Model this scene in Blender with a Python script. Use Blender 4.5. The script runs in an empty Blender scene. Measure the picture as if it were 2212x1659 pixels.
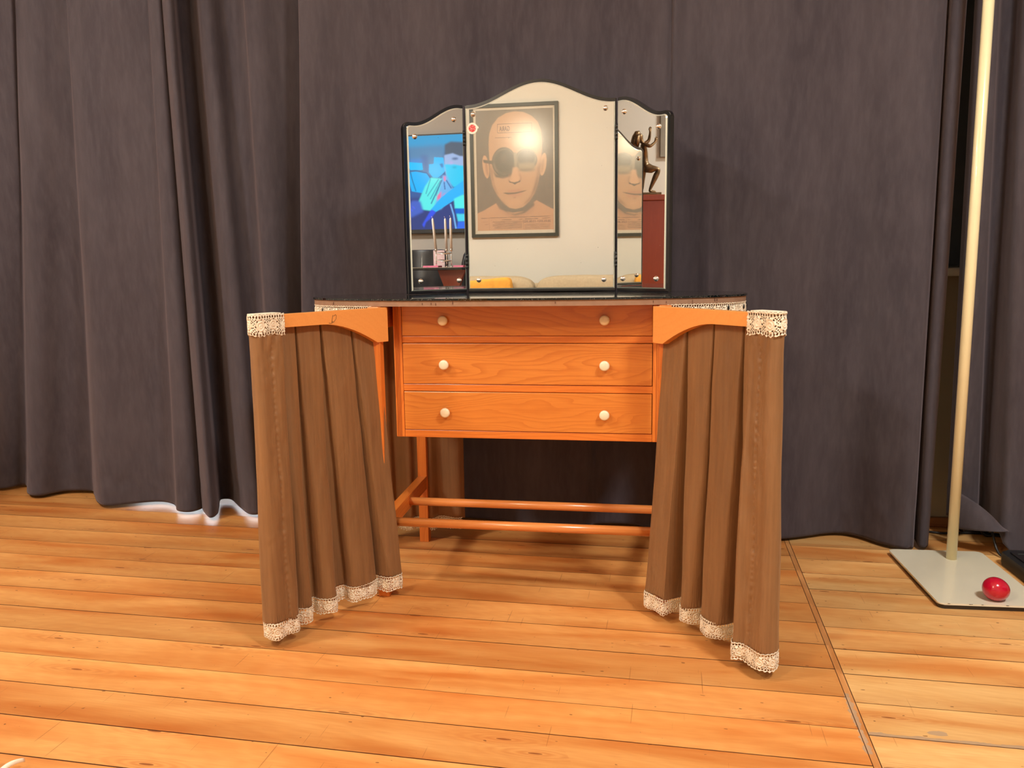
import bpy, bmesh, math, random
import numpy as np
from mathutils import Vector, Matrix, noise
random.seed(7)
PI = math.pi
COL = bpy.context.scene.collection
SC = bpy.context.scene

# ------------------------------------------------------------------ helpers
def obj(name, me, mat=None, parent=None):
    o = bpy.data.objects.new(name, me)
    COL.objects.link(o)
    if mat is not None and not me.materials: me.materials.append(mat)
    if parent is not None: o.parent = parent
    return o

def tag(o, label=None, cat=None, group=None, kind=None):
    if label: o['label'] = label
    if cat: o['category'] = cat
    if group: o['group'] = group
    if kind: o['kind'] = kind
    return o

def thing(name, label, cat, loc=(0, 0, 0), rz=0.0, group=None):
    o = bpy.data.objects.new(name, None); COL.objects.link(o)
    o.empty_display_size = .05
    o.location = loc; o.rotation_euler = (0, 0, rz)
    return tag(o, label, cat, group)

def mesh(name, verts, faces, smooth=False):
    me = bpy.data.meshes.new(name)
    me.from_pydata([tuple(v) for v in verts], [], [tuple(f) for f in faces])
    me.validate(); me.update()
    if smooth:
        for p in me.polygons: p.use_smooth = True
    return me

class MB:
    """collects primitives into one mesh"""
    def __init__(s): s.bm = bmesh.new()
    def box(s, c, size, rot=None, bevel=0.0, seg=2):
        r = bmesh.ops.create_cube(s.bm, size=1.0)
        vs = r['verts']
        bmesh.ops.scale(s.bm, vec=size, verts=vs)
        if bevel > 0:
            es = list({e for v in vs for e in v.link_edges})
            rr = bmesh.ops.bevel(s.bm, geom=vs + es, offset=bevel, segments=seg, affect='EDGES', profile=.5)
            vs = list({v for f in rr['faces'] for v in f.verts} | {v for v in vs if v.is_valid})
        if rot is not None: bmesh.ops.rotate(s.bm, cent=(0, 0, 0), matrix=rot, verts=vs)
        bmesh.ops.translate(s.bm, vec=c, verts=vs)
        return s
    def tube(s, pts, r, seg=16, cap=True):
        pts = [Vector(p) for p in pts]
        rs = r if isinstance(r, (list, tuple)) else [r] * len(pts)
        rings = []
        up = None
        for i, p in enumerate(pts):
            t = (pts[min(i + 1, len(pts) - 1)] - pts[max(i - 1, 0)])
            t = t.normalized() if t.length > 1e-9 else Vector((0, 0, 1))
            if up is None:
                up = Vector((0, 0, 1)) if abs(t.z) < .9 else Vector((1, 0, 0))
            a = t.cross(up).normalized(); b = a.cross(t).normalized(); up = b
            rings.append([s.bm.verts.new(p + a * rs[i] * math.cos(2 * PI * k / seg) + b * rs[i] * math.sin(2 * PI * k / seg)) for k in range(seg)])
        for i in range(len(rings) - 1):
            for k in range(seg):
                f = s.bm.faces.new((rings[i][k], rings[i][(k + 1) % seg], rings[i + 1][(k + 1) % seg], rings[i + 1][k])); f.smooth = True
        if cap:
            s.bm.faces.new(rings[0][::-1]); s.bm.faces.new(rings[-1])
        return s
    def lathe(s, prof, c=(0, 0, 0), seg=32, rot=None):
        rings = []; new = []
        for r, z in prof:
            if r < 1e-6:
                v = s.bm.verts.new((0, 0, z)); rings.append([v]); new.append(v)
            else:
                ring = [s.bm.verts.new((r * math.cos(2 * PI * k / seg), r * math.sin(2 * PI * k / seg), z)) for k in range(seg)]
                rings.append(ring); new += ring
        for i in range(len(rings) - 1):
            A, B = rings[i], rings[i + 1]
            for k in range(seg):
                k2 = (k + 1) % seg
                if len(A) == 1 and len(B) == 1: break
                if len(A) == 1: f = s.bm.faces.new((A[0], B[k2], B[k]))
                elif len(B) == 1: f = s.bm.faces.new((A[k], A[k2], B[0]))
                else: f = s.bm.faces.new((A[k], A[k2], B[k2], B[k]))
                f.smooth = True
        if rot is not None: bmesh.ops.rotate(s.bm, cent=(0, 0, 0), matrix=rot, verts=new)
        bmesh.ops.translate(s.bm, vec=c, verts=new)
        return s
    def prism(s, outline, z0, z1, mat4=None, bevel=0):
        a = [s.bm.verts.new((x, y, z0)) for x, y in outline]
        b = [s.bm.verts.new((x, y, z1)) for x, y in outline]
        n = len(a)
        s.bm.faces.new(a[::-1]); s.bm.faces.new(b)
        es = []
        for i in range(n): s.bm.faces.new((a[i], a[(i + 1) % n], b[(i + 1) % n], b[i]))
        vs = a + b
        if bevel:
            es = [e for e in s.bm.edges if e.verts[0] in set(vs) and ((e.verts[0].co.z == e.verts[1].co.z))]
            rr = bmesh.ops.bevel(s.bm, geom=es, offset=bevel, segments=2, affect='EDGES', profile=.5)
            vs = list({v for f in rr['faces'] for v in f.verts} | {v for v in vs if v.is_valid})
        if mat4 is not None: bmesh.ops.transform(s.bm, matrix=mat4, verts=vs)
        return s
    def build(s, name, mat, parent=None, smooth=None):
        bmesh.ops.recalc_face_normals(s.bm, faces=s.bm.faces)
        me = bpy.data.meshes.new(name); s.bm.to_mesh(me); s.bm.free()
        if smooth is True:
            for p in me.polygons: p.use_smooth = True
        return obj(name, me, mat, parent)

def RX(a): return Matrix.Rotation(a, 3, 'X')
def RY(a): return Matrix.Rotation(a, 3, 'Y')
def RZ(a): return Matrix.Rotation(a, 3, 'Z')

def resample(pts, n):
    """Catmull-Rom through nD control points, n samples, uniform in chord length"""
    P = np.array(pts, float)
    P = np.vstack([2 * P[0] - P[1], P, 2 * P[-1] - P[-2]])
    out = []
    for i in range(1, len(P) - 2):
        for t in np.linspace(0, 1, 12, endpoint=False):
            a, b, c, d = P[i - 1], P[i], P[i + 1], P[i + 2]
            out.append(.5 * ((2 * b) + (-a + c) * t + (2 * a - 5 * b + 4 * c - d) * t * t + (-a + 3 * b - 3 * c + d) * t ** 3))
    out.append(P[-2]); out = np.array(out)
    seg = np.r_[0, np.cumsum(np.linalg.norm(np.diff(out, axis=0), axis=1))]
    u = np.linspace(0, seg[-1], n)
    return np.stack([np.interp(u, seg, out[:, k]) for k in range(out.shape[1])], 1), seg[-1]

def grid_mesh(name, V, smooth=True, closed=False):
    """V: (rows, cols, 3) array"""
    R, Cn, _ = V.shape
    me = bpy.data.meshes.new(name)
    idx = np.arange(R * Cn).reshape(R, Cn)
    q = np.stack([idx[:-1, :-1], idx[:-1, 1:], idx[1:, 1:], idx[1:, :-1]], -1).reshape(-1, 4)
    me.vertices.add(R * Cn); me.vertices.foreach_set('co', V.reshape(-1).astype(np.float32))
    me.loops.add(q.size); me.loops.foreach_set('vertex_index', q.reshape(-1).astype(np.int32))
    me.polygons.add(len(q)); me.polygons.foreach_set('loop_start', np.arange(0, q.size, 4, dtype=np.int32))
    me.polygons.foreach_set('loop_total', np.full(len(q), 4, dtype=np.int32))
    me.update(); me.validate()
    if smooth: me.polygons.foreach_set('use_smooth', np.ones(len(me.polygons), dtype=bool))
    me.update()
    return me

def quads_mesh(name, verts, quads, smooth=True):
    me = bpy.data.meshes.new(name)
    used = np.unique(quads); remap = -np.ones(len(verts), int); remap[used] = np.arange(len(used))
    v = verts[used]; q = remap[quads]
    me.vertices.add(len(v)); me.vertices.foreach_set('co', v.reshape(-1).astype(np.float32))
    me.loops.add(q.size); me.loops.foreach_set('vertex_index', q.reshape(-1).astype(np.int32))
    me.polygons.add(len(q)); me.polygons.foreach_set('loop_start', np.arange(0, q.size, 4, dtype=np.int32))
    me.polygons.foreach_set('loop_total', np.full(len(q), 4, dtype=np.int32))
    me.update(); me.validate()
    if smooth: me.polygons.foreach_set('use_smooth', np.ones(len(me.polygons), dtype=bool))
    me.update()
    return me

def solid(o, t, offset=0):
    m = o.modifiers.new('thickness', 'SOLIDIFY'); m.thickness = t; m.offset = offset
    return o

# ------------------------------------------------------------------ materials
def s2l(c):
    return tuple(((x / 255) / 12.92 if x / 255 <= .04045 else ((x / 255 + .055) / 1.055) ** 2.4) for x in c)

class NT:
    def __init__(s, name):
        s.m = bpy.data.materials.new(name); s.m.use_nodes = True
        s.t = s.m.node_tree; s.t.nodes.clear()
        s.out = s.n('ShaderNodeOutputMaterial'); s.b = s.n('ShaderNodeBsdfPrincipled')
        s.t.links.new(s.b.outputs[0], s.out.inputs[0])
    def n(s, t, **kw):
        x = s.t.nodes.new(t)
        for k, v in kw.items(): setattr(x, k, v)
        return x
    def link(s, a, b): s.t.links.new(a, b)
    def set(s, **kw):
        for k, v in kw.items():
            i = s.b.inputs[k.replace('_', ' ')]
            if hasattr(v, 'is_output'): s.link(v, i)
            else: i.default_value = (*v, 1) if isinstance(v, tuple) and len(v) == 3 and i.type == 'RGBA' else v
        return s
    def math(s, op, a, b=None, c=None, clamp=False):
        x = s.n('ShaderNodeMath', operation=op, use_clamp=clamp)
        for i, v in enumerate((a, b, c)):
            if v is None: continue
            if hasattr(v, 'is_output'): s.link(v, x.inputs[i])
            else: x.inputs[i].default_value = v
        return x.outputs[0]
    def coord(s, scale=(1, 1, 1), kind='Object', rot=(0, 0, 0), loc=(0, 0, 0)):
        tc = s.n('ShaderNodeTexCoord'); mp = s.n('ShaderNodeMapping')
        mp.inputs['Scale'].default_value = scale; mp.inputs['Rotation'].default_value = rot; mp.inputs['Location'].default_value = loc
        s.link(tc.outputs[kind], mp.inputs[0]); return mp.outputs[0]
    def noise(s, vec, scale=5, detail=4, rough=.5, dist=0.0):
        x = s.n('ShaderNodeTexNoise'); x.inputs['Scale'].default_value = scale; x.inputs['Detail'].default_value = detail
        x.inputs['Roughness'].default_value = rough; x.inputs['Distortion'].default_value = dist
        s.link(vec, x.inputs['Vector']); return x.outputs[0]
    def ramp(s, fac, stops, interp='LINEAR'):
        x = s.n('ShaderNodeValToRGB'); cr = x.color_ramp; cr.interpolation = interp
        while len(cr.elements) > 1: cr.elements.remove(cr.elements[-1])
        cr.elements[0].position = stops[0][0]; cr.elements[0].color = (*stops[0][1], 1)
        for p, c in stops[1:]:
            e = cr.elements.new(p); e.color = (*c, 1)
        s.link(fac, x.inputs[0]); return x.outputs[0]
    def mix(s, fac, a, b, mode='MIX'):
        x = s.n('ShaderNodeMix', data_type='RGBA', blend_type=mode)
        for i, v in ((0, fac), (6, a), (7, b)):
            if hasattr(v, 'is_output'): s.link(v, x.inputs[i])
            else: x.inputs[i].default_value = (*v, 1) if isinstance(v, tuple) else v
        return x.outputs[2]
    def bump(s, h, strength=.3, dist=.01):
        x = s.n('ShaderNodeBump'); x.inputs['Strength'].default_value = strength; x.inputs['Distance'].default_value = dist
        s.link(h, x.inputs['Height']); s.link(x.outputs[0], s.b.inputs['Normal']); return x

def plain(name, c, rough=.5, metal=0.0, spec=.5, var=.06, vs=30, coat=0.0, bump=0.0):
    """c is linear rgb; slight procedural tone variation"""
    t = NT(name); v = t.coord(); nz = t.noise(v, vs, 3)
    lo = tuple(max(0, x * (1 - var)) for x in c); hi = tuple(min(1, x * (1 + var)) for x in c)
    t.set(Base_Color=t.ramp(nz, [(.3, lo), (.7, hi)]), Roughness=rough, Metallic=metal)
    t.b.inputs['Specular IOR Level'].default_value = spec
    t.b.inputs['Coat Weight'].default_value = coat
    if bump: t.bump(nz, bump, .002)
    return t.m

def wood(name, dark, mid, light, axis='X', rough=.35, coat=.3, fig=1.0, scale=1.0, seed=0.0, lines=1.0):
    """softwood with growth-ring figure running along an axis (object space)"""
    t = NT(name)
    tc = t.n('ShaderNodeTexCoord'); sp = t.n('ShaderNodeSeparateXYZ'); t.link(tc.outputs['Object'], sp.inputs[0])
    L, A, B = {'X': (0, 2, 1), 'Y': (1, 2, 0), 'Z': (2, 0, 1)}[axis]
    cb = t.n('ShaderNodeCombineXYZ')
    t.link(t.math('MULTIPLY', sp.outputs[L], 2.6 * scale), cb.inputs[0]); t.link(t.math('MULTIPLY', sp.outputs[A], 13 * scale), cb.inputs[1])
    t.link(t.math('ADD', t.math('MULTIPLY', sp.outputs[B], 9 * scale), seed), cb.inputs[2])
    n1 = t.noise(cb.outputs[0], .8, 1.5, .45)
    ph = t.math('ADD', t.math('MULTIPLY', t.math('ADD', sp.outputs[A], t.math('MULTIPLY', sp.outputs[B], .5)), 60 * scale), t.math('MULTIPLY', n1, 17 * fig))
    ph = t.math('ADD', ph, t.math('MULTIPLY', t.noise(cb.outputs[0], 6, 2), .5))
    fr = t.math('FRACT', ph)
    band = t.ramp(fr, [(0, (0, 0, 0)), (.5, (.12,) * 3), (.82, (.75,) * 3), (.93, (1,) * 3), (1, (0, 0, 0))])
    c = t.mix(t.math('MULTIPLY', band, .50 * lines), light, dark)
    fine = t.noise(t.coord(scale={'X': (12, 260, 260), 'Y': (260, 12, 260), 'Z': (260, 260, 12)}[axis]), 1.0, 2)
    c = t.mix(t.math('MULTIPLY', t.math('SUBTRACT', fine, .4, clamp=True), .8), c, dark)
    c = t.mix(t.math('MULTIPLY', t.noise(cb.outputs[0], .5, 1), .7), c, mid)
    t.set(Base_Color=c, Roughness=rough)
    t.b.inputs['Coat Weight'].default_value = coat; t.b.inputs['Coat Roughness'].default_value = .2
    t.bump(band, .04, .001)
    return t.m

def vcol(name, rough=.5, emit=0.0, coat=0.0, coat_rough=.05, attr='paint'):
    t = NT(name); a = t.n('ShaderNodeVertexColor'); a.layer_name = attr
    if emit > 0:
        t.b.inputs['Specular IOR Level'].default_value = .05; t.set(Base_Color=(.01, .01, .01), Emission_Color=a.outputs[0], Emission_Strength=emit, Roughness=rough)
    else: t.set(Base_Color=a.outputs[0], Roughness=rough)
    t.b.inputs['Coat Weight'].default_value = coat; t.b.inputs['Coat Roughness'].default_value = coat_rough
    return t.m

# ---------- materials of the place
M = {}
def make_materials():
    # pine floor boards laid along X, 11 cm wide, a cross strip set in at x = .334 to .348
    t = NT('lacquered_floorboards')
    tc = t.n('ShaderNodeTexCoord'); sp = t.n('ShaderNodeSeparateXYZ'); t.link(tc.outputs['Object'], sp.inputs[0])
    X, Y = sp.outputs[0], sp.outputs[1]
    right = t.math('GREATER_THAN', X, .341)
    yy = t.math('DIVIDE', t.math('ADD', t.math('SUBTRACT', Y, 1.105), t.math('MULTIPLY', right, .0165)), .1098)
    wob = t.math('MULTIPLY', t.math('SUBTRACT', t.noise(t.coord(scale=(1.3, .1, 1)), 1.0, 2), .5), .02)
    yy = t.math('ADD', yy, wob)
    idx = t.math('FLOOR', yy); fr = t.math('FRACT', yy)
    bid = t.math('ADD', idx, t.math('MULTIPLY', right, 37.3))
    wn = t.n('ShaderNodeTexWhiteNoise', noise_dimensions='1D'); t.link(bid, wn.inputs['W'])
    rnd = wn.outputs['Value']
    # grain coordinates, shifted per board
    cb = t.n('ShaderNodeCombineXYZ')
    t.link(t.math('ADD', X, t.math('MULTIPLY', rnd, 9.0)), cb.inputs[0]); t.link(t.math('MULTIPLY', fr, .11), cb.inputs[1]); t.link(t.math('MULTIPLY', bid, 3.1), cb.inputs[2])
    def mp(scale):
        m = t.n('ShaderNodeMapping'); m.inputs['Scale'].default_value = scale; t.link(cb.outputs[0], m.inputs[0]); return m.outputs[0]
    big = t.noise(mp((1.2, 6, 1)), 1.6, 3, .55, .4)
    fine = t.noise(mp((5, 120, 1)), 2.2, 3, .6)
    flame = t.n('ShaderNodeTexWave', wave_type='RINGS', rings_direction='Z', wave_profile='SIN')
    flame.inputs['Scale'].default_value = 5; flame.inputs['Distortion'].default_value = 7; flame.inputs['Detail'].default_value = 2; flame.inputs['Detail Scale'].default_value = 1.4
    t.link(mp((1.1, 9, 1)), flame.inputs['Vector'])
    c = t.ramp(big, [(.32, s2l((202, 124, 62))), (.47, s2l((220, 156, 92))), (.62, s2l((232, 176, 112))), (.75, s2l((228, 162, 98)))])
    c = t.mix(t.math('MULTIPLY', flame.outputs['Fac'], .10), c, s2l((186, 100, 44)))
    c = t.mix(t.math('MULTIPLY', t.math('SUBTRACT', fine, .45, clamp=True), .5), c, s2l((178, 100, 46)))
    # tone of each board
    # long pale and amber streaks following the grain
    st_ = t.noise(mp((.55, 26, 1)), 1.0, 3, .6)
    c = t.mix(t.math('MULTIPLY', t.math('SUBTRACT', st_, .52, clamp=True), 1.3, clamp=True), c, s2l((196, 112, 54)))
    hue = t.n('ShaderNodeHueSaturation'); t.link(c, hue.inputs['Color'])
    t.link(t.math('ADD', .80, t.math('MULTIPLY', rnd, .2)), hue.inputs['Value']); hue.inputs['Saturation'].default_value = 1.0
    c = hue.outputs[0]
    # lamp light put into the board colour: warm orange left of the strip, paler right
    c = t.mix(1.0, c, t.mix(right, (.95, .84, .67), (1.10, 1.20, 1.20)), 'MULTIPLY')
    # knots: rings around scattered points
    vo = t.n('ShaderNodeTexVoronoi', voronoi_dimensions='2D'); vo.inputs['Scale'].default_value = 1.0; vo.inputs['Randomness'].default_value = 1
    t.link(mp((1.9, 9.5, 1)), vo.inputs['Vector'])
    kd = t.math('ADD', vo.outputs['Distance'], t.math('MULTIPLY', t.noise(mp((14, 60, 1)), 1, 3), .03))
    kr = t.math('SINE', t.math('MULTIPLY', kd, 120))
    near = t.math('MULTIPLY', t.math('SUBTRACT', 1.0, t.math('MULTIPLY', kd, 3.6), clamp=True), t.math('GREATER_THAN', t.noise(mp((1.3, 2, 1)), 1.0, 1), .47))
    c = t.mix(t.math('MULTIPLY', t.math('MULTIPLY', near, t.math('ADD', .5, t.math('MULTIPLY', kr, .5))), .5), c, s2l((168, 90, 40)))
    core = t.math('MULTIPLY', t.math('LESS_THAN', kd, .040), t.math('GREATER_THAN', near, .01))
    c = t.mix(t.math('MULTIPLY', core, .75), c, s2l((120, 58, 26)))
    # scratches and nicks
    def scratch(rot, sc, thr, loc):
        v = t.coord(scale=sc, rot=(0, 0, rot), loc=loc)
        return t.math('LESS_THAN', t.noise(v, 1.0, 0, 0), thr)
    s1 = scratch(1.1, (260, 6, 1), .165, (0, 0, 0)); s2 = scratch(.75, (300, 8, 1), .15, (5, 3, 0)); s3 = scratch(-.6, (280, 7, 1), .14, (9, 1, 0))
    c = t.mix(t.math('MULTIPLY', t.math('MAXIMUM', t.math('MAXIMUM', s1, s2), s3), .5), c, s2l((128, 74, 36)))
    nick = t.math('LESS_THAN', t.noise(t.coord(scale=(55, 110, 1)), 1.0, 1), .235)
    c = t.mix(t.math('MULTIPLY', nick, .7), c, s2l((90, 48, 26)))
    # worn grey bare wood beside the strip, front right
    wr = t.noise(t.coord(scale=(26, 70, 1)), 1.0, 3)
    d1 = t.math('ABSOLUTE', t.math('SUBTRACT', X, .336))
    z1 = t.math('MULTIPLY', t.math('LESS_THAN', t.math('ADD', d1, t.math('MULTIPLY', wr, .02)), .0155), t.math('MULTIPLY', t.math('GREATER_THAN', Y, 1.36), t.math('LESS_THAN', Y, 1.56)))
    d2 = t.math('ABSOLUTE', t.math('SUBTRACT', Y, 1.424))
    z2 = t.math('MULTIPLY', t.math('LESS_THAN', t.math('ADD', d2, t.math('MULTIPLY', wr, .02)), .0145), t.math('MULTIPLY', t.math('GREATER_THAN', X, .348), t.math('LESS_THAN', X, .60)))
    dx = t.math('DIVIDE', t.math('SUBTRACT', X, .468), .026); dy = t.math('DIVIDE', t.math('SUBTRACT', Y, 1.445), .012)
    z3 = t.math('LESS_THAN', t.math('ADD', t.math('ADD', t.math('MULTIPLY', dx, dx), t.math('MULTIPLY', dy, dy)), t.math('MULTIPLY', wr, 1.1)), 1.0)
    worn = t.math('MAXIMUM', z1, t.math('MAXIMUM', z2, z3))
    # strip
    inst = t.math('MULTIPLY', t.math('GREATER_THAN', X, .3345), t.math('LESS_THAN', X, .3475))
    sn = t.noise(t.coord(scale=(60, 6, 1)), 1.0, 3)
    c = t.mix(inst, c, t.ramp(sn, [(.35, s2l((186, 120, 62))), (.65, s2l((204, 142, 84)))]))
    c = t.mix(t.math('MULTIPLY', worn, .85), c, s2l((172, 142, 112)))
    # dark joints, some wider than others
    wn2 = t.n('ShaderNodeTexWhiteNoise', noise_dimensions='1D'); t.link(t.math('ADD', bid, .5), wn2.inputs['W'])
    jw = t.math('ADD', .012, t.math('MULTIPLY', t.math('POWER', wn2.outputs['Value'], 2.0), .014))
    jn = t.math('ADD', .75, t.math('MULTIPLY', t.noise(t.coord(scale=(30, 1, 1)), 1.0, 2), .5))
    j = t.math('MULTIPLY', t.math('LESS_THAN', fr, t.math('MULTIPLY', jw, jn)), t.math('SUBTRACT', 1.0, inst))
    sl = t.math('MAXIMUM', t.math('LESS_THAN', t.math('ABSOLUTE', t.math('SUBTRACT', X, .3343)), .00075), t.math('LESS_THAN', t.math('ABSOLUTE', t.math('SUBTRACT', X, .3477)), .00085))
    jj = t.math('MAXIMUM', j, sl)
    c = t.mix(t.math('MULTIPLY', jj, .95), c, s2l((58, 26, 12)))
    # boards are slightly cupped
    cup = t.math('POWER', t.math('ABSOLUTE', t.math('SUBTRACT', fr, .5)), 2.0)
    cupa = t.math('ADD', t.math('MULTIPLY', cup, t.math('ADD', .55, t.math('MULTIPLY', wn2.outputs['Value'], .5))), t.math('MULTIPLY', big, .05))
    h = t.math('SUBTRACT', cupa, t.math('MULTIPLY', jj, .08))
    t.bump(h, 1.0, .015)
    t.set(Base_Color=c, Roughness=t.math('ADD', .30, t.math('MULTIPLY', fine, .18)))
    t.b.inputs['Specular IOR Level'].default_value = .45
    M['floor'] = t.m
    # velvet curtain
    def velvet(name, base, hi):
        t = NT(name)
        v = t.coord(scale=(9, 9, 1.6)); n1 = t.noise(v, 1.0, 4, .6, .5)
        n2 = t.noise(t.coord(scale=(60, 60, 14)), 1.0, 3, .6); n3 = t.noise(t.coord(), 380, 2)
        c = t.ramp(n1, [(.3, base), (.7, hi)])
        c = t.mix(t.math('MULTIPLY', t.math('SUBTRACT', n2, .4, clamp=True), .9), c, tuple(x * 1.5 for x in hi))
        t.set(Base_Color=c, Roughness=.85)
        t.b.inputs['Specular IOR Level'].default_value = .15
        t.b.inputs['Sheen Weight'].default_value = .35; t.b.inputs['Sheen Roughness'].default_value = .5
        t.b.inputs['Sheen Tint'].default_value = (*s2l((190, 175, 180)), 1)
        t.bump(t.math('ADD', t.math('MULTIPLY', n3, .5), n2), .22, .002)
        return t.m
    M['velvet'] = velvet('plum_grey_velvet', s2l((59, 54, 59)), s2l((74, 68, 72)))
    # brown taffeta skirt
    t = NT('brown_taffeta')
    v = t.coord(scale=(120, 120, 5)); n1 = t.noise(v, 1.0, 3, .6); n2 = t.noise(t.coord(scale=(7, 7, 2.2)), 1.0, 3); n3 = t.noise(t.coord(scale=(16, 16, 10)), 1.0, 2, .5, 1.0)
    c = t.ramp(t.math('ADD', t.math('MULTIPLY', n1, .5), t.math('MULTIPLY', n2, .5)), [(.3, s2l((116, 82, 52))), (.7, s2l((142, 103, 66)))])
    t.set(Base_Color=c, Roughness=.42); t.b.inputs['Specular IOR Level'].default_value = .35
    t.b.inputs['Sheen Weight'].default_value = .25; t.b.inputs['Sheen Tint'].default_value = (*s2l((220, 190, 150)), 1)
    t.bump(t.math('ADD', n3, t.math('MULTIPLY', n1, .35)), .5, .006)
    M['taffeta'] = t.m
    M['tan_cloth'] = plain('tan_edge_cloth', s2l((146, 112, 86)), .7, var=.10, vs=60)
    # ivory cotton lace thread
    t = NT('ivory_cotton_lace')
    n1 = t.noise(t.coord(), 900, 2); n2 = t.noise(t.coord(), 60, 2)
    t.set(Base_Color=t.ramp(n2, [(.3, s2l((226, 208, 178))), (.7, s2l((244, 232, 208)))]), Roughness=.8)
    t.bump(n1, .6, .0015); M['lace'] = t.m
    # woods
    M['pine_x'] = wood('orange_pine', s2l((170, 80, 24)), s2l((202, 112, 40)), s2l((214, 132, 54)), 'X', .3, .35, 1.0)
    M['pine_x2'] = wood('orange_pine_rail', s2l((176, 76, 20)), s2l((212, 112, 38)), s2l((224, 132, 52)), 'X', .32, .35, .35, 1.4, 3.0)
    M['pine_x3'] = wood('orange_pine_drawer', s2l((166, 76, 22)), s2l((204, 114, 40)), s2l((216, 134, 56)), 'X', .3, .35, 1.3, 1.0, 7.3)
    M['pine_z'] = wood('orange_pine_upright', s2l((176, 76, 20)), s2l((212, 110, 36)), s2l((226, 134, 54)), 'Z', .32, .35, .5, 1.2, 1.0)
    M['pine_y'] = wood('orange_pine_stretcher', s2l((176, 80, 24)), s2l((208, 110, 40)), s2l((222, 134, 56)), 'Y', .34, .3, .4, 1.2, 2.0)
    M['beech'] = wood('orange_beech_arm', s2l((214, 132, 60)), s2l((230, 150, 74)), s2l((236, 160, 86)), 'X', .32, .3, .3, 1.0, 4.0, .4)
    M['dowel'] = wood('orange_beech_dowel', s2l((178, 92, 36)), s2l((208, 124, 58)), s2l((220, 142, 76)), 'X', .25, .5, .25, 2.0, 5.0, .5)
    M['mahogany'] = wood('red_brown_mahogany', s2l((128, 54, 34)), s2l((150, 68, 44)), s2l((160, 78, 52)), 'Z', .3, .4, .2, 1.0, 6.0, .25)
    M['oak_trim'] = wood('stained_wood_skirting', s2l((120, 70, 30)), s2l((150, 92, 44)), s2l((160, 104, 54)), 'X', .4, .2, .3)
    # knob ivory, chrome, black
    M['knob'] = plain('ivory_enamel', s2l((236, 218, 184)), .3, var=.02, coat=.3)
    M['cream'] = plain('cream_lacquer_pole', s2l((238, 224, 178)), .28, var=.03, vs=15, coat=.4)
    M['offwhite'] = plain('pale_grey_green_enamel', s2l((224, 218, 194)), .22, var=.02, vs=12, coat=.3)
    M['black'] = plain('black_gloss_paint', (.006, .006, .007), .18, var=.1, coat=.5)
    M['blackmatt'] = plain('black_plastic', (.012, .012, .013), .45, var=.1)
    M['button'] = plain('black_button', (.008, .007, .008), .25)
    M['chrome'] = plain('nickel_chrome', (.88, .84, .78), .2, 1.0, var=.03)
    M['red'] = plain('glossy_red_lacquer', s2l((186, 8, 44)), .18, var=.03, vs=80, coat=.5)
    M['leather'] = plain('black_leather', (.022, .022, .024), .35, var=.15, coat=.1)
    M['greyleather'] = plain('dark_grey_leather', (.06, .065, .06), .35, var=.1)
    M['sofa'] = plain('taupe_upholstery', s2l((176, 160, 132)), .85, var=.07, vs=60)
    M['mustard'] = plain('mustard_cushion_cloth', s2l((222, 160, 62)), .8, var=.12, vs=25)
    M['wax'] = plain('white_candle_wax', s2l((240, 232, 222)), .5, var=.01)
    M['pink'] = plain('pink_paper', s2l((240, 130, 160)), .8, var=.03)
    M['paper'] = plain('pale_pink_card', s2l((226, 200, 196)), .8, var=.1, vs=90)
    M['wallw'] = plain('cream_wall_paint', s2l((206, 204, 196)), .8, var=.015, vs=3)
    M['wallr'] = plain('shade_greyed_wall_paint', s2l((184, 178, 170)), .8, var=.015, vs=3)  # right wall: dimmer light there is put into a greyer paint colour
    M['wallg'] = plain('grey_wall_paint', s2l((176, 168, 150)), .8, var=.03, vs=3)
    M['ceil'] = plain('white_ceiling_paint', s2l((240, 236, 226)), .9, var=.01)
    M['frame_dk'] = plain('dark_green_grey_frame', s2l((58, 60, 52)), .4, var=.05)
    M['frame_gy'] = plain('grey_picture_frame', s2l((128, 122, 110)), .5, var=.05)
    M['mat'] = plain('white_mount', s2l((238, 228, 210)), .8, var=.01)
    M['windowframe'] = plain('white_window_paint', s2l((220, 220, 214)), .45, var=.02)
    M['blind'] = plain('blue_grey_blind', s2l((92, 100, 110)), .8, var=.04)
    M['bronze'] = plain('brown_bronze', (.20, .13, .07), .35, .85, var=.35, vs=40)
    M['ribbon'] = plain('ivory_ribbon', s2l((236, 220, 196)), .5, var=.03)
    # mirror silver, with foxing spots towards the edges
    t = NT('aged_mirror')
    v = t.coord(); sn = t.noise(v, 170, 2, .6); bn = t.noise(v, 9, 2)
    spot = t.math('LESS_THAN', t.math('ADD', sn, t.math('MULTIPLY', bn, .22)), .315)
    haze = t.noise(t.coord(scale=(30, 30, 3)), 1.0, 3)
    c = t.mix(t.math('MULTIPLY', spot, .8), s2l((240, 240, 236)), s2l((70, 58, 44)))
    t.set(Base_Color=c, Metallic=1.0, Roughness=t.math('ADD', .008, t.math('MULTIPLY', spot, .4)))
    M['mirror'] = t.m
    M['bevel'] = plain('ground_glass_edge', s2l((224, 228, 214)), .12, .6, var=.02)
    # black dusty glass top
    t = NT('dusty_black_glass')
    dn = t.noise(t.coord(scale=(1, 1, 1)), 420, 2, .6); dl = t.noise(t.coord(), 16, 2)
    dust = t.math('MULTIPLY', t.math('GREATER_THAN', dn, .62), t.math('ADD', .05, t.math('MULTIPLY', dl, .55)))
    t.set(Base_Color=t.mix(dust, (.004, .007, .007), s2l((170, 160, 150))), Roughness=t.math('ADD', .04, t.math('MULTIPLY', dust, .5)))
    t.b.inputs['IOR'].default_value = 1.52
    M['blackglass'] = t.m
    # lamp glow, opal glass
    t = NT('lit_opal_glass')
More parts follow.
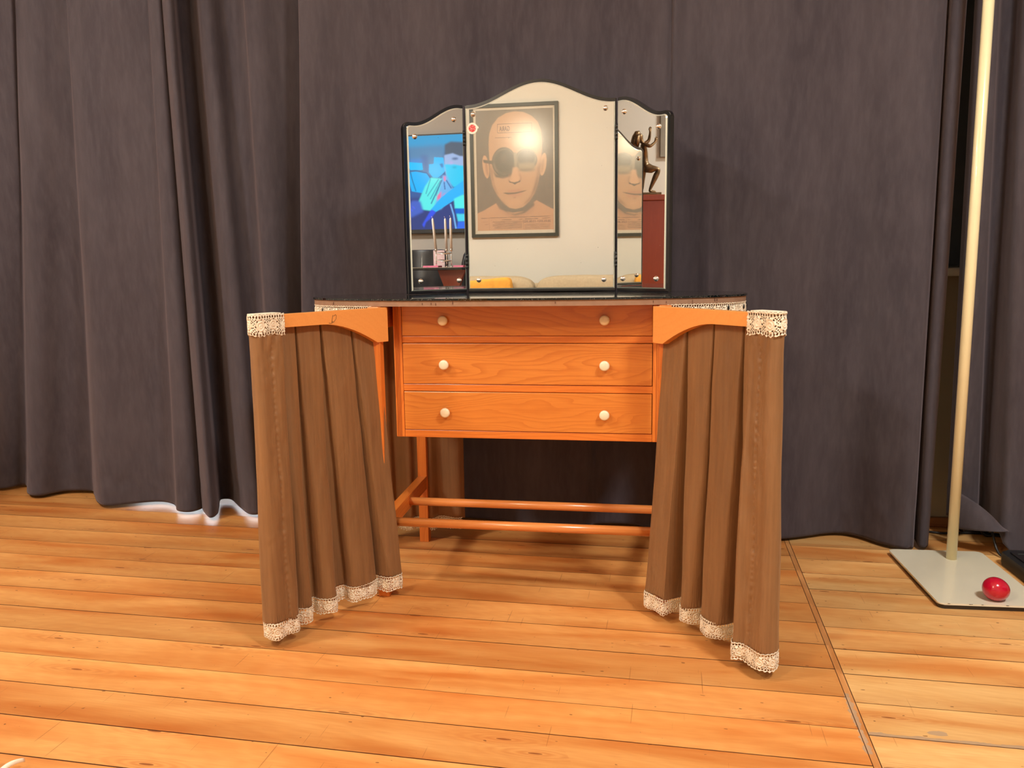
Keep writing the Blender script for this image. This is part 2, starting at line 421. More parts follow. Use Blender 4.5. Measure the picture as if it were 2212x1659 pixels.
    t.set(Base_Color=(.9, .85, .75), Emission_Color=(1.0, .86, .66), Emission_Strength=LAMP)
    M['opal'] = t.m
    # window glass
    t = NT('clear_glass'); t.set(Base_Color=(.95, .98, .98), Roughness=0.0, Transmission_Weight=1.0); t.b.inputs['IOR'].default_value = 1.1
    M['glass'] = t.m
LAMP = 290.0
TVE = 1.6
make_materials()

# ------------------------------------------------------------------ room shell
X0, X1, Y0, Y1, ZC = -3.2, 3.2, -1.9, 2.66, 2.6
def struct(name, o): 
    o['kind'] = 'structure'; return o
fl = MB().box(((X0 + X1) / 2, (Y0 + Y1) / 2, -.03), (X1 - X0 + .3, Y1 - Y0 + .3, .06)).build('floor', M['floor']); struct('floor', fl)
for v in fl.data.vertices: pass
# back wall with a glazed door opening on the left and a window on the right
def wall_with_holes(name, x0, x1, z0, z1, y, t, holes, mat):
    xs = sorted({x0, x1, *[h[0] for h in holes], *[h[1] for h in holes]}); zs = sorted({z0, z1, *[h[2] for h in holes], *[h[3] for h in holes]})
    m = MB()
    for i in range(len(xs) - 1):
        for j in range(len(zs) - 1):
            cx, cz = (xs[i] + xs[i + 1]) / 2, (zs[j] + zs[j + 1]) / 2
            if any(h[0] < cx < h[1] and h[2] < cz < h[3] for h in holes): continue
            m.box((cx, y + t / 2, cz), (xs[i + 1] - xs[i], t, zs[j + 1] - zs[j]))
    bmesh.ops.remove_doubles(m.bm, verts=m.bm.verts, dist=1e-5)
    return struct(name, m.build(name, mat))
DOOR = (-2.12, -1.32, 0.0, 2.1); WIN = (.62, 1.7, .80, 2.2)
wall_with_holes('wall_back', X0 - .15, X1 + .15, 0, ZC, Y1, .16, [DOOR, WIN], M['wallg'])
struct('', MB().box(((X0 + X1) / 2, Y0 - .05, ZC / 2), (X1 - X0 + .3, .1, ZC)).build('wall_front', M['wallw']))
struct('', MB().box((X0 - .05, (Y0 + Y1) / 2, ZC / 2), (.1, Y1 - Y0, ZC)).build('wall_left', M['wallw']))
struct('', MB().box((X1 + .05, (Y0 + Y1) / 2, ZC / 2), (.1, Y1 - Y0, ZC)).build('wall_right', M['wallr']))
struct('', MB().box(((X0 + X1) / 2, (Y0 + Y1) / 2, ZC + .05), (X1 - X0 + .3, Y1 - Y0 + .4, .1)).build('ceiling', M['ceil']))
struct('', MB().box(((DOOR[1] + X1) / 2, Y1 - .009, .015), (X1 - DOOR[1], .018, .03), bevel=.004).build('baseboard_back', M['oak_trim']))
struct('', MB().box(((X0 + X1) / 2, Y0 + .009, .04), (X1 - X0, .018, .08), bevel=.004).build('baseboard_front', M['oak_trim']))
# glazed door
def frame_ring(x0, x1, z0, z1, y, w, t, mat, name, parent=None, mull=()):
    m = MB()
    m.box((x0 + w / 2, y, (z0 + z1) / 2), (w, t, z1 - z0)).box((x1 - w / 2, y, (z0 + z1) / 2), (w, t, z1 - z0))
    m.box(((x0 + x1) / 2, y, z1 - w / 2), (x1 - x0, t, w)).box(((x0 + x1) / 2, y, z0 + w / 2), (x1 - x0, t, w))
    for zz in mull: m.box(((x0 + x1) / 2, y, zz), (x1 - x0, t * .8, w * .6))
    return m.build(name, mat, parent)
dr = bpy.data.objects.new('door_1', None); COL.objects.link(dr); dr['kind'] = 'structure'; dr.location = ((DOOR[0] + DOOR[1]) / 2, Y1 + .1, 0)
bpy.context.view_layer.update()
def par(child, parent):
    child.parent = parent; child.matrix_parent_inverse = parent.matrix_world.inverted(); return child
par(frame_ring(DOOR[0], DOOR[1], .002, DOOR[3], Y1 + .1, .05, .05, M['windowframe'], 'door_frame', mull=(1.0,)), dr)
par(MB().box(((DOOR[0] + DOOR[1]) / 2, Y1 + .1, 1.05), (DOOR[1] - DOOR[0] - .09, .006, 2.0)).build('door_pane', M['glass']), dr)
wn_ = bpy.data.objects.new('window_1', None); COL.objects.link(wn_); wn_['kind'] = 'structure'; wn_.location = ((WIN[0] + WIN[1]) / 2, Y1 + .1, WIN[2])
bpy.context.view_layer.update()
par(frame_ring(WIN[0], WIN[1], WIN[2], WIN[3], Y1 + .1, .05, .05, M['windowframe'], 'window_frame'), wn_)
par(MB().box(((WIN[0] + WIN[1]) / 2, Y1 + .115, (WIN[2] + WIN[3]) / 2), (WIN[1] - WIN[0] - .08, .006, WIN[3] - WIN[2] - .08)).build('window_pane', M['glass']), wn_)
par(MB().box(((WIN[0] + WIN[1]) / 2, Y1 + .06, (WIN[2] + WIN[3]) / 2), (WIN[1] - WIN[0] - .02, .004, WIN[3] - WIN[2] - .01)).build('added_blind', M['blind']), wn_)  # opaque blind, added to hold this window's daylight down
par(MB().box(((WIN[0] + WIN[1]) / 2, Y1 - .005, WIN[2] - .012), (WIN[1] - WIN[0] + .1, .13, .024), bevel=.006).build('window_sill', M['windowframe']), wn_)
# a terrace slab outside the glazed door
struct('', MB().box((-1.7, Y1 + 1.2, -.05), (4.0, 1.9, .06)).build('terrace', plain('pale_concrete', (.5, .5, .5), .9)))

# ------------------------------------------------------------------ velvet curtains
CURT_A = [(-2.799, 2.566, -2.45, 2.445), (-2.629, 2.564, -2.279, 2.435), (-2.503, 2.562, -2.2, 2.445), (-2.464, 2.62, -2.139, 2.435), (-2.428, 2.606, -2.137, 2.453), (-2.34, 2.516, -2.12, 2.445), (-2.277, 2.5, -2.04, 2.42), (-2.228, 2.57, -1.984, 2.435), (-2.13, 2.584, -1.949, 2.455), (-2.081, 2.541, -1.934, 2.445), (-1.991, 2.448, -1.92, 2.435), (-1.93, 2.423, -1.83, 2.41), (-1.845, 2.47, -1.735, 2.415), (-1.772, 2.497, -1.674, 2.42), (-1.702, 2.468, -1.632, 2.425), (-1.65, 2.405, -1.616, 2.41), (-1.599, 2.397, -1.58, 2.4), (-1.582, 2.442, -1.576, 2.415), (-1.61, 2.482, -1.59, 2.435), (-1.556, 2.414, -1.564, 2.405), (-1.493, 2.351, -1.532, 2.38), (-1.493, 2.392, -1.523, 2.395), (-1.53, 2.466, -1.544, 2.435), (-1.573, 2.544, -1.57, 2.495), (-1.559, 2.563, -1.537, 2.51), (-1.528, 2.551, -1.499, 2.485), (-1.453, 2.472, -1.463, 2.445), (-1.383, 2.408, -1.433, 2.43), (-1.349, 2.413, -1.418, 2.445), (-1.354, 2.465, -1.412, 2.475), (-1.343, 2.494, -1.378, 2.485), (-1.318, 2.47, -1.332, 2.47), (-1.279, 2.434, -1.304, 2.435), (-1.255, 2.453, -1.258, 2.435), (-1.255, 2.507, -1.211, 2.465), (-1.256, 2.562, -1.164, 2.495), (-1.223, 2.567, -1.138, 2.505)]
CURT_B = [(-1.185, 2.384, -1.119, 2.405), (-1.165, 2.377, -1.103, 2.395), (-1.127, 2.428, -1.036, 2.41), (-1.048, 2.475, -0.956, 2.43), (-0.91, 2.522, -0.829, 2.441), (-0.749, 2.499, -0.712, 2.43), (-0.574, 2.486, -0.562, 2.445), (-0.401, 2.454, -0.409, 2.43), (-0.268, 2.447, -0.251, 2.44), (-0.228, 2.49, -0.173, 2.453), (-0.127, 2.505, -0.082, 2.443), (-0.065, 2.478, -0.036, 2.439), (-0.045, 2.471, -0.016, 2.445), (0.003, 2.47, -0.006, 2.431), (0.072, 2.445, 0.03, 2.447), (0.107, 2.433, 0.082, 2.437), (0.13, 2.445, 0.105, 2.441), (0.26, 2.418, 0.169, 2.443), (0.341, 2.435, 0.265, 2.43), (0.484, 2.508, 0.384, 2.427), (0.546, 2.492, 0.481, 2.443), (0.598, 2.434, 0.548, 2.43), (0.651, 2.395, 0.613, 2.415), (0.672, 2.402, 0.661, 2.41), (0.681, 2.407, 0.69, 2.435), (0.701, 2.478, 0.709, 2.485), (0.707, 2.491, 0.714, 2.495), (0.704, 2.45, 0.705, 2.455), (0.701, 2.418, 0.702, 2.42), (0.713, 2.412, 0.714, 2.41), (0.729, 2.438, 0.737, 2.435), (0.739, 2.484, 0.749, 2.465)]
CURT_C = [(0.804, 2.533, 0.77, 2.465), (0.817, 2.501, 0.774, 2.445), (0.844, 2.489, 0.79, 2.43), (0.88, 2.511, 0.817, 2.435), (0.897, 2.547, 0.83, 2.465), (0.91, 2.549, 0.845, 2.485), (0.911, 2.508, 0.869, 2.49), (0.905, 2.435, 0.876, 2.465), (0.916, 2.391, 0.883, 2.435), (0.95, 2.396, 0.915, 2.43), (0.994, 2.418, 0.957, 2.455), (1.053, 2.45, 1.001, 2.455), (1.111, 2.421, 1.052, 2.425), (1.222, 2.439, 1.145, 2.445), (1.372, 2.426, 1.278, 2.425), (1.575, 2.405, 1.489, 2.445)]
def curtain(name, ctrl, ztop, nx, label, group, seams=(), extra=None, zbf=None, seed=0.0):
    P, L = resample([c for c in ctrl], nx)
    zb0 = CURT_HEM[name] if zbf is None else None
    nz = 150; zmax = 2.5
    zs = np.r_[np.linspace(0, .12, 12, endpoint=False), np.linspace(.12, zmax, nz - 12)]
    V = np.zeros((nz, nx, 3))
    for i in range(nx):
        xb, yb, xt, yt = P[i]
        zb = zb0 if zbf is None else zbf(xb)
        for k, z in enumerate(zs):
            zz = zb + z * (zmax - zb) / zmax
            f = min(zz / ztop, 1.45)
            e = f if f < 1 else 1 + (f - 1) * .6
            g = e ** .85 if e < 1 else e
            x = xb + (xt - xb) * g; y = yb + (yt - yb) * g
            w = noise.noise(Vector((x * 5 + seed, zz * 1.3, 3.1))) * .006 + noise.noise(Vector((x * 17 + seed, zz * 4, 7.7))) * .0016
            # faint crumple just above the hem seam
            hz = zz - zb
            if hz < .16: w += noise.noise(Vector((x * 30, zz * 24, 1.7))) * .0035 * math.sin(PI * min(1, hz / .16))
            if abs(hz - .085) < .004: w += .0012
            V[k, i] = (x, y + w, zz)
    me = grid_mesh(name, V)
    if extra is not None:
        bm = bmesh.new(); bm.from_mesh(me); extra(bm); bm.to_mesh(me); bm.free()
        for p in me.polygons: p.use_smooth = True
    o = obj('curtain', me, M['velvet']); tag(o, label, 'curtain', group)
    solid(o, .0022)
    return o
CURT_HEM = {'A': .014, 'B': .010, 'C': .02}
cgrp = 'velvet curtains drawn across the back wall'
curtain('A', CURT_A, 1.652, 760, 'grey plum velvet curtain at far left with tight dark folds, light showing under its hem', cgrp)
curtain('B', CURT_B, 1.5025, 900, 'widest grey plum velvet curtain, hanging smooth behind the dressing table and mirror', cgrp, seed=5.0)
def flap(bm):
    # corner of the hem kicked forward and lifted over the cable
    n, k = 18, 14
    g = []
    for i in range(n):
        u = i / (n - 1)
        row = []
        for j in range(k):
            v = j / (k - 1)
            top = Vector((.790 + .120 * u, 2.447 - .045 * math.sin(u * PI * .8), .172 - .090 * u ** 1.5))
            bot = Vector((.790 + .124 * u, 2.452 - .085 * math.sin(u * PI * .62), .060 + .022 * math.sin(u * PI * .55)))
            p = top.lerp(bot, v); p.y -= .012 * math.sin(v * PI) * (1 - u)
            row.append(bm.verts.new(p))
        g.append(row)
    for i in range(n - 1):
        for j in range(k - 1): bm.faces.new((g[i][j], g[i + 1][j], g[i + 1][j + 1], g[i][j + 1]))
def hemC(x):
    pts = [(.80, .075), (.845, .082), (.885, .088), (.905, .075), (.912, .04), (.93, .016), (1.0, .008), (1.7, .008)]
    return float(np.interp(x, [p[0] for p in pts], [p[1] for p in pts]))
curtain('C', CURT_C, 1.4425, 520, 'darker grey velvet curtain at far right behind the cream lamp pole, hem corner lifted', cgrp, extra=flap, zbf=hemC, seed=9.0)
# curtain track on the ceiling side
tr = MB().box((0, 2.46, 2.525), (6.3, .05, .03), bevel=.004).build('curtain_track', M['windowframe'])
tag(tr, 'white curtain track running above the three velvet curtains', 'curtain track')

# ------------------------------------------------------------------ lace
def lace_mesh(name, P2, ztop, width, cell=.0008, period=.0275, relief=.0016, phase=0.0, wave=0.0):
    """crocheted lace band hanging from a plan-view path (N,2); holes are real gaps"""
    P, L = resample(P2, max(8, int(1.0 * sum(math.dist(P2[i], P2[i + 1]) for i in range(len(P2) - 1)) / cell)))
    n = len(P); m = int(width / cell)
    s = np.linspace(0, L, n); v = np.linspace(0, width, m + 1)
    T = np.gradient(P, axis=0); T /= np.linalg.norm(T, axis=1)[:, None] + 1e-12
    N = np.stack([T[:, 1], -T[:, 0]], 1)
    S, Vv = np.meshgrid(s, v)                       # rows: down the band
    W = width
    u = ((S + phase) / period) % 1.0
    du = (u - .5) * period
    dv = Vv - W * .52
    a, b = period * .41, W * .29
    rr = np.sqrt((du / a) ** 2 + (dv / b) ** 2)
    keep = np.ones_like(S, bool)
    # open rows near top and bottom
    p2 = .0062
    k1 = ((S + phase) / p2) % 1.0
    keep &= ~((((k1 - .5) / .27) ** 2 + ((Vv - W * .14) / (W * .048)) ** 2 < 1) & (rr > 1.05))
    keep &= ~(((k1 - .5) / .27) ** 2 + ((Vv - W * .875) / (W * .045)) ** 2 < 1)
    # netting between the medallions
    g = .0052
    d1 = ((S + Vv * .9 + phase) / g) % 1.0; d2 = ((S - Vv * .9 + phase) / g) % 1.0
    net = (rr > 1.12) & (Vv > W * .22) & (Vv < W * .80)
    keep &= ~(net & (np.cos(2 * PI * (d1 - .5)) + np.cos(2 * PI * (d2 - .5)) > 1.05))
    # little slits round each medallion
    th = np.arctan2(dv / b, du / a)
    keep &= ~((rr > .84) & (rr < 1.0) & (np.sin(th * 7 + 1) > .80))
    # scalloped lower and picot upper edge
    sc = .5 + .5 * np.cos(2 * PI * ((S + phase) / .0105))
    keep &= Vv < W * (1 - .055 * sc)
    keep &= Vv > W * .03 * (.5 + .5 * np.cos(2 * PI * (S + phase) / .0031))
    rel = (.5 + .5 * np.cos(rr * 15)) * (rr < 1.1) + .6 * ((Vv < W * .09) | (Vv > W * .92)) + .45 * (.5 + .5 * np.cos((S * .6 + Vv) * 2 * PI / .0026))
    off = relief * (rel - .4)
    rng = np.random.RandomState(3)
    X = P[:, 0][None, :] + N[:, 0][None, :] * off; Yy = P[:, 1][None, :] + N[:, 1][None, :] * off
    Z = ztop - Vv * (1 + .05 * np.sin(S * 2 * PI / .055 + phase * 50)) + .0006 * np.sin(S * 700)
    V = np.stack([X, Yy, Z], -1)
    idx = np.arange(V.shape[0] * V.shape[1]).reshape(V.shape[:2])
    kc = keep[:-1, :-1] & keep[1:, 1:] & keep[:-1, 1:] & keep[1:, :-1]
    q = np.stack([idx[:-1, :-1], idx[:-1, 1:], idx[1:, 1:], idx[1:, :-1]], -1)[kc]
    return quads_mesh(name, V.reshape(-1, 3), q)

def lace(name, P2, ztop, width, parent, **kw):
    o = obj(name, lace_mesh(name, P2, ztop, width, **kw), M['lace'], parent)
    solid(o, .0010); return o

# ------------------------------------------------------------------ dressing table
TX, TY, TR = -.361, 2.07, math.radians(1.5)
table = thing('dressing_table', 'orange pine dressing table with two open swing arms hung with brown lace-edged skirts', 'dressing table', (TX, TY, 0), TR)
ct, st = math.cos(TR), math.sin(TR)
def w2l(x, y): dx, dy = x - TX, y - TY; return (dx * ct + dy * st, -dx * st + dy * ct)
# tabletop: long rounded shape
AX, BY, CX, CY = .557, .225, -.021, .016
def sup(th, a=AX, b=BY, e=2.5):
    c, s = math.cos(th), math.sin(th)
    return (CX + a * math.copysign(abs(c) ** (2 / e), c), CY + b * math.copysign(abs(s) ** (2 / e), s))
out = [sup(2 * PI * k / 128) for k in range(128)]
top = MB().prism(out, .7325, .7462, bevel=.002).build('tabletop', M['tan_cloth'], table); top['label'] = 'cloth-covered board edge with old nail marks'
# nail marks along the edge
nm_ = plain('dark_nail_mark', s2l((92, 56, 40)), .8)
rnd = random.Random(4)
for th in [PI * 1.5 + q for q in (-.30, -.26, -.24, -.17, .13, .55, .62, .78, .95, .97, -.9)]:
    x, y = sup(th, AX + .0006, BY + .0006); MB().box((x, y, .7395 + rnd.uniform(-.002, .002)), (.0012, .0012, .006 + rnd.uniform(-.002, .002))).build('nail_mark', nm_, top)
gt = MB().prism([sup(2 * PI * k / 128, AX + .003, BY + .003) for k in range(128)], .7463, .7512, bevel=.0008).build('glass_top', M['blackglass'], table)
gt['label'] = 'black dusty glass sheet'
# chest
FY = -.118
m = MB()
def bx(m, x0, x1, y0, y1, z0, z1, b=.0012): return m.box(((x0 + x1) / 2, (y0 + y1) / 2, (z0 + z1) / 2), (x1 - x0, y1 - y0, z1 - z0), bevel=b)
case = None
for x0, x1 in ((-.333, -.3112), (.3112, .333)):
    mm = MB(); bx(mm, x0, x1, FY, .17, .3965, .7322); q_ = mm.build('chest_side', M['pine_z'], table); case = case or q_
for z0, z1 in ((.3965, .4155), (.5155, .5335), (.6375, .6545), (.7302, .7322)):
    mm = MB(); bx(mm, -.311, .311, FY + .001, .16, z0, z1); mm.build('drawer_rail', M['pine_x2'], table)
mm = MB(); bx(mm, -.311, .311, .150, .158, .4156, .7300); mm.build('chest_back', M['pine_x2'], case)
gm = plain('dark_orange_groove', s2l((150, 66, 18)), .6)
for gx in (-.3275, -.3235, -.3195, .3205, .3245):
    mm = MB(); bx(mm, gx - .0006, gx + .0006, FY - .0004, FY + .002, .398, .730, 0); mm.build('stile_groove', gm, case)
DW = [(.6557, .7295, 'pine_x', -.0), (.5347, .6363, 'pine_x3', 0), (.4167, .5143, 'pine_x', 0)]
for i, (z0, z1, mt, _) in enumerate(DW):
    mm = MB(); bx(mm, -.3098, .3098, FY - .0015, FY + .016, z0, z1)
    d = mm.build('drawer', M[mt] if i != 2 else wood('orange_pine_lower_drawer', s2l((168, 78, 22)), s2l((206, 116, 42)), s2l((218, 138, 58)), 'X', .3, .35, .7, 1.5, 11.0), table)
    mm = MB(); bx(mm, -.300, -.290, FY + .016, .14, z0 + .006, z1 - .008); bx(mm, .290, .300, FY + .016, .14, z0 + .006, z1 - .008); bx(mm, -.290, .290, FY + .016, .14, z0 + .006, z0 + .012)
    mm.build('drawer_box', M['pine_x2'], d)
    for kx in (-.2015, .1965):
        zc = {0: .6935, 1: .5835, 2: .4625}[i]
        k = MB().lathe([(0, .0165), (.0085, .0162), (.0112, .0148), (.0124, .0120), (.0125, .0095), (.0105, .0065), (.006, .004), (.0055, 0), (0, 0)], (kx, FY - .0015, zc), 32, RX(PI / 2)).build('knob', M['knob'], d)
# legs, rails, stretchers
legs = {}
def leg(x, y):
    lx, ly = w2l(x, y); mm = MB(); bx(mm, lx - .014, lx + .014, ly - .014, ly + .014, 0, .732, .0015)
    mm.build('leg', M['pine_z'], table); return lx, ly
lf, lr, rf, rr_ = leg(-.710, 1.872), leg(-.732, 2.283), leg(-.018, 1.884), leg(.010, 2.301)
def bar(a, b, w, z0, z1, name, mat, inset=.012):
    a, b = Vector((*a, 0)), Vector((*b, 0)); d = b - a; L = d.length - 2 * inset; c = (a + b) / 2
    o = MB().box((0, 0, (z0 + z1) / 2), (L, w, z1 - z0), bevel=.0015).build(name, mat, table)
    o.location = (c.x, c.y, 0); o.rotation_euler = (0, 0, math.atan2(d.y, d.x)); return o
bar((lf[0] + .004, lf[1]), (lr[0], lr[1]), .026, .166, .205, 'side_stretcher', M['pine_x2'])
bar((rf[0] - .004, rf[1]), (rr_[0], rr_[1]), .026, .166, .205, 'side_stretcher', M['pine_x2'])
bar(lf, lr, .02, .676, .732, 'side_rail', M['pine_x2']); bar(rf, rr_, .02, .676, .732, 'side_rail', M['pine_x2'])
for yw_ in (1.905, 2.085):
    f = (yw_ - 1.872) / (2.283 - 1.872)
    xa = lf[0] + .004 + (lr[0] - lf[0]) * f; xb = rf[0] - .004 + (rr_[0] - rf[0]) * f; y_ = yw_ - TY - .003
    MB().tube([(xa, y_, .187), ((xa + xb) / 2, y_, .187), (xb, y_, .187)], .0112, 24).build('dowel_stretcher', M['dowel'], table)

# ---------------- swing arms with skirts
def arm(I, O, nsign, lobes, side):
    I2, O2 = Vector(w2l(*I)), Vector(w2l(*O)); a = (O2 - I2); L = a.length; a.normalize()
    n = Vector((a.y, -a.x)) * nsign          # towards the open (seen) face
    Z = .7305
    pts = [(0, 0), (L, 0), (L, -.028)]
    for k in range(9, -1, -1):
        t = k / 9; pts.append((.035 + .160 * t, -.083 + .054 * (1 - (1 - t) ** 1.75)))
    pts += [(.0, -.083)]
    # board outline lies in the plane (a, z), thickness along n
    mat4 = Matrix(((a.x, 0, n.x, I2.x), (a.y, 0, n.y, I2.y), (0, 1, 0, Z), (0, 0, 0, 1)))
    ar = MB().prism(pts, -.010, .010, mat4, bevel=.0008)
    o = ar.build('swing_arm', M['beech'], table)
    def P(s, d): p = I2 + a * (L - s) + n * d; return (p.x, p.y)      # s measured from the outer end
    if side < 0:
        for k, cur in enumerate(([(.168, -.010), (.1715, -.026), (.168, -.0235)], [(.1655, -.012), (.160, -.0085), (.1575, -.012), (.1595, -.019), (.166, -.0255), (.174, -.028), (.1795, -.0265)])):
            q = [(*P(L - s_, .0104), Z + z_) for s_, z_ in cur]
            MB().tube(q, .0004, 6).build('pencil_mark', M['blackmatt'], o)
    else: pass
    # cloth: (s, d) at the top, (s, d) at the hem
    C = ([(.064, .0118, .062, .017)] if side < 0 else [(.078, -.002, .098, -.034), (.0685, .0105, .082, .012), (.0635, .0135, .066, .034)]) + [ (.050, .0135, .052, .022), (.030, .0135, .030, .020), (.006, .0125, .002, .024), (-.0035, .004, -.010, .010), (-.003, -.008, -.010, -.012), (.006, -.0125, .004, -.030), (.034, -.013, .034, -.034)]
    for s0, s1, b0, b1 in lobes:
        lo = -.030 if (side > 0 and s0 < .07) else 0.0
        C += [(s0 + .0006, -.0235, b0 - .003, -.034), (s0 + .0026, -.0120, b0 - .001, -.016 + lo), (s0 + .010, -.0112, b0 + .008, .002 + lo), ((s0 + s1) / 2, -.0106, (b0 + b1) / 2, .009 + lo), (s1 - .010, -.0110, b1 - .008, .003 + lo), (s1 - .0026, -.0118, b1 + .001, -.014 + lo), (s1 - .0006, -.0235, b1 + .003, -.034)] if s1 < .33 else [(s0 + .0006, -.0235, b0 - .006, .0165 if side < 0 else -.03), (s0 + .005, -.0125, b0 - .002, .020), (s0 + .018, -.0112, b0 + .003, .025), (L - .036, -.0112, L - .024, .027), (L - .022, -.0105, L - .002, .027), (L - .018, -.016, L + .004, .016)]
    C += [(L - .020, -.020, L + .002, .006)]
    Q, _ = resample(C, 700)
    ztop, zbot = .7335, .057; nz = 170
    V = np.zeros((nz, len(Q), 3))
    for j, (st_, dt_, sb_, db_) in enumerate(Q):
        zt = ztop if (st_ < .07 and dt_ > -.0132 and j < 260) else .7270
        for k in range(nz):
            f = k / (nz - 1); g = f ** .9; gd = f ** 1.25
            s = st_ + (sb_ - st_) * g; d = dt_ + (db_ - dt_) * gd
            z = zt + (zbot - zt) * f
            wv = noise.noise(Vector((s * 26 + side * 5, z * 5, 2.2))) * .0042 * min(1, f * 4) + noise.noise(Vector((s * 70, z * 14, 9.1))) * .0012 * min(1, f * 5)
            # puckered seam down the turned edge
            if j < 150: wv += (.0013 * math.sin(z * 420 + 2 * math.sin(z * 57)) - .0012) * math.exp(-((s - .034) / .0035) ** 2) + noise.noise(Vector((s * 60, z * 30, 5.5))) * .0028 * math.exp(-((s - .034) / .02) ** 2) + (.0025 * math.sin(s * 260) * max(0, 1 - (.69 - z) / .05) if z < .69 else 0)
            # gathering just above the lace
            hz = max(0, 1 - (1 - f) / .03)
            x, y = P(s, d + wv + .0012 * hz * math.sin(j * 1.3))
            V[k, j] = (x, y, z + .004 * math.sin(s * 60 + 1) * f)
    sk = obj('skirt_panel', grid_mesh('skirt_panel', V), M['taffeta'], table); solid(sk, .0008)
    B = [P(q[2], q[3] + .0016) for q in Q[::5]]
    lace('lace_trim', B, zbot + .004, .040, sk, phase=.004)
    Cf = [(.068, .0158), (.05, .0165), (.03, .0165), (.006, .0155), (-.0045, .010), (-.0085, 0), (-.0045, -.012), (.004, -.016)]
    lace('lace_cuff', [P(*c) for c in Cf], .7345, .0475, sk, phase=.016, period=.030)
    # folded top of the cuff lying over the end of the arm
    cap = MB()
    o2 = [P(.060, .0155), P(.03, .0162), P(-.004, .011), P(-.0075, 0), P(-.004, -.012), P(.03, -.014), P(.058, -.013)]
    cap.prism([tuple(p) for p in o2], .7335, .7350)
    cap.build('cuff_fold', M['lace'], sk)
    return sk
arm((-.690, 1.885), (-.860, 1.556), -1, [(.064, .115, .078, .116), (.115, .182, .143, .188), (.182, .268, .232, .312), (.268, .345, .334, .362)], -1)
arm((-.038, 1.876), (.196, 1.592), 1, [(.066, .103, .098, .120), (.103, .189, .136, .204), (.189, .273, .226, .274), (.273, .345, .302, .362)], 1)

# ---------------- rim lace under the tabletop edge and the skirts behind
def rim(th0, th1, n=60, inset=.001): return [sup(th0 + (th1 - th0) * k / (n - 1), AX - inset, BY - inset) for k in range(n)]
lw = lace('rim_lace', rim(PI * .98, PI * 1.315), .7335, .036, table, phase=.002, period=.030)
rw = lace('rim_lace', rim(PI * 1.70, PI * 2.02), .7335, .036, table, phase=.010, period=.030)
def buttons(parent, ths):
    for th in ths:
        x, y = sup(th, AX + .0015, BY + .0015)
        MB().lathe([(0, .002), (.0035, .0017), (.0048, .0006), (.0048, 0), (0, 0)], (0, 0, 0), 20, RX(PI / 2)).build('button', M['button'], parent)
        o = bpy.context.scene.collection.objects[-1] if False else parent.children[-1]
        o.location = (x, y, .7205); o.scale = (.8, 1, 1.25); o.rotation_euler = (0, 0, math.atan2((y - CY) * AX, (x - CX) * BY) * 1.0 + PI / 2 if True else 0)
buttons(lw, (PI * 1.075, PI * 1.165)); buttons(rw, (PI * 1.845, PI * 1.925, PI * 1.99))
def skirt_back(th0, th1, amp, npl):
    n = 260; nz = 40; V = np.zeros((nz, n, 3)); hem = []
    for j in range(n):
        t = j / (n - 1); th = th0 + (th1 - th0) * t
        for k in range(nz):
            f = k / (nz - 1); z = .7325 + (.068 - .7325) * f
            w = math.sin(t * npl * 2 * PI + .6 * math.sin(t * 9)) * amp * (.25 + .75 * f) - .012 + .034 * min(1, f * 6) * min(1, t * 3) + noise.noise(Vector((t * 8, f * 3, 4))) * .004
            x, y = sup(th, AX - .004 + w, BY - .004 + w)
            V[k, j] = (x, y, z)
        hem.append((V[-1, j, 0], V[-1, j, 1]))
    o = obj('skirt_panel', grid_mesh('skirt_panel', V), M['taffeta'], table); solid(o, .0008)
    lace('lace_trim', hem[::5], .072, .038, o)
skirt_back(PI * 1.0, PI * .600, .012, 8)
skirt_back(0.0, PI * .300, .012, 6)

# ------------------------------------------------------------------ triptych mirror standing on the glass top
mir = thing('triptych_mirror', 'three-leaf dressing mirror with arched black-edged leaves standing on the dressing table', 'mirror', (-.3655, 2.262, .7512), math.radians(1.0))
def ctop(x, half=.205, zs=.5035, zp=.563): t = min(1, abs(x) / half); return zs + (zp - zs) * (.5 + .5 * math.cos(PI * min(1, t * 1.03)))
def outline_center(g):
    h = .205 + g[0]; n = 60; pts = [(-h, .009 - g[1]), (h, .009 - g[1])]
    for k in range(n + 1):
        x = h - 2 * h * k / n; pts.append((x, ctop(x, h) + g[2]))
    return pts
def outline_wing(gi, go, gb, gt_):
    x0, x1 = .004 - gi, .177 + go; n = 44
    def z(x):
        t = (x - .004) / .173; t = min(1, max(0, (t - .06) / .84)); return .446 + (.5035 - .446) * (.5 + .5 * math.cos(PI * t)) + gt_
    r = .010 + go * .6
    pts = [(x0, .009 - gb), (x1, .009 - gb)]
    zz = z(x1)
    for k in range(7):
        a = k / 6 * PI / 2; pts.append((x1 - r + r * math.cos(a), zz - r + r * math.sin(a)))
    for k in range(1, n + 1):
        x = x1 - r - (x1 - r - x0) * k / n; pts.append((x, z(x)))
    return pts
def inset(pts, d):
    n = len(pts); res = []
    for i in range(n):
        p0, p1, p2 = Vector(pts[i - 1]), Vector(pts[i]), Vector(pts[(i + 1) % n])
        e1, e2 = (p1 - p0).normalized(), (p2 - p1).normalized()
        n1, n2 = Vector((-e1.y, e1.x)), Vector((-e2.y, e2.x)); nn = (n1 + n2)
        if nn.length < 1e-6: nn = n1
        nn.normalize(); c = max(.35, nn.dot(n1)); res.append(tuple(p1 + nn * d / c))
    return res
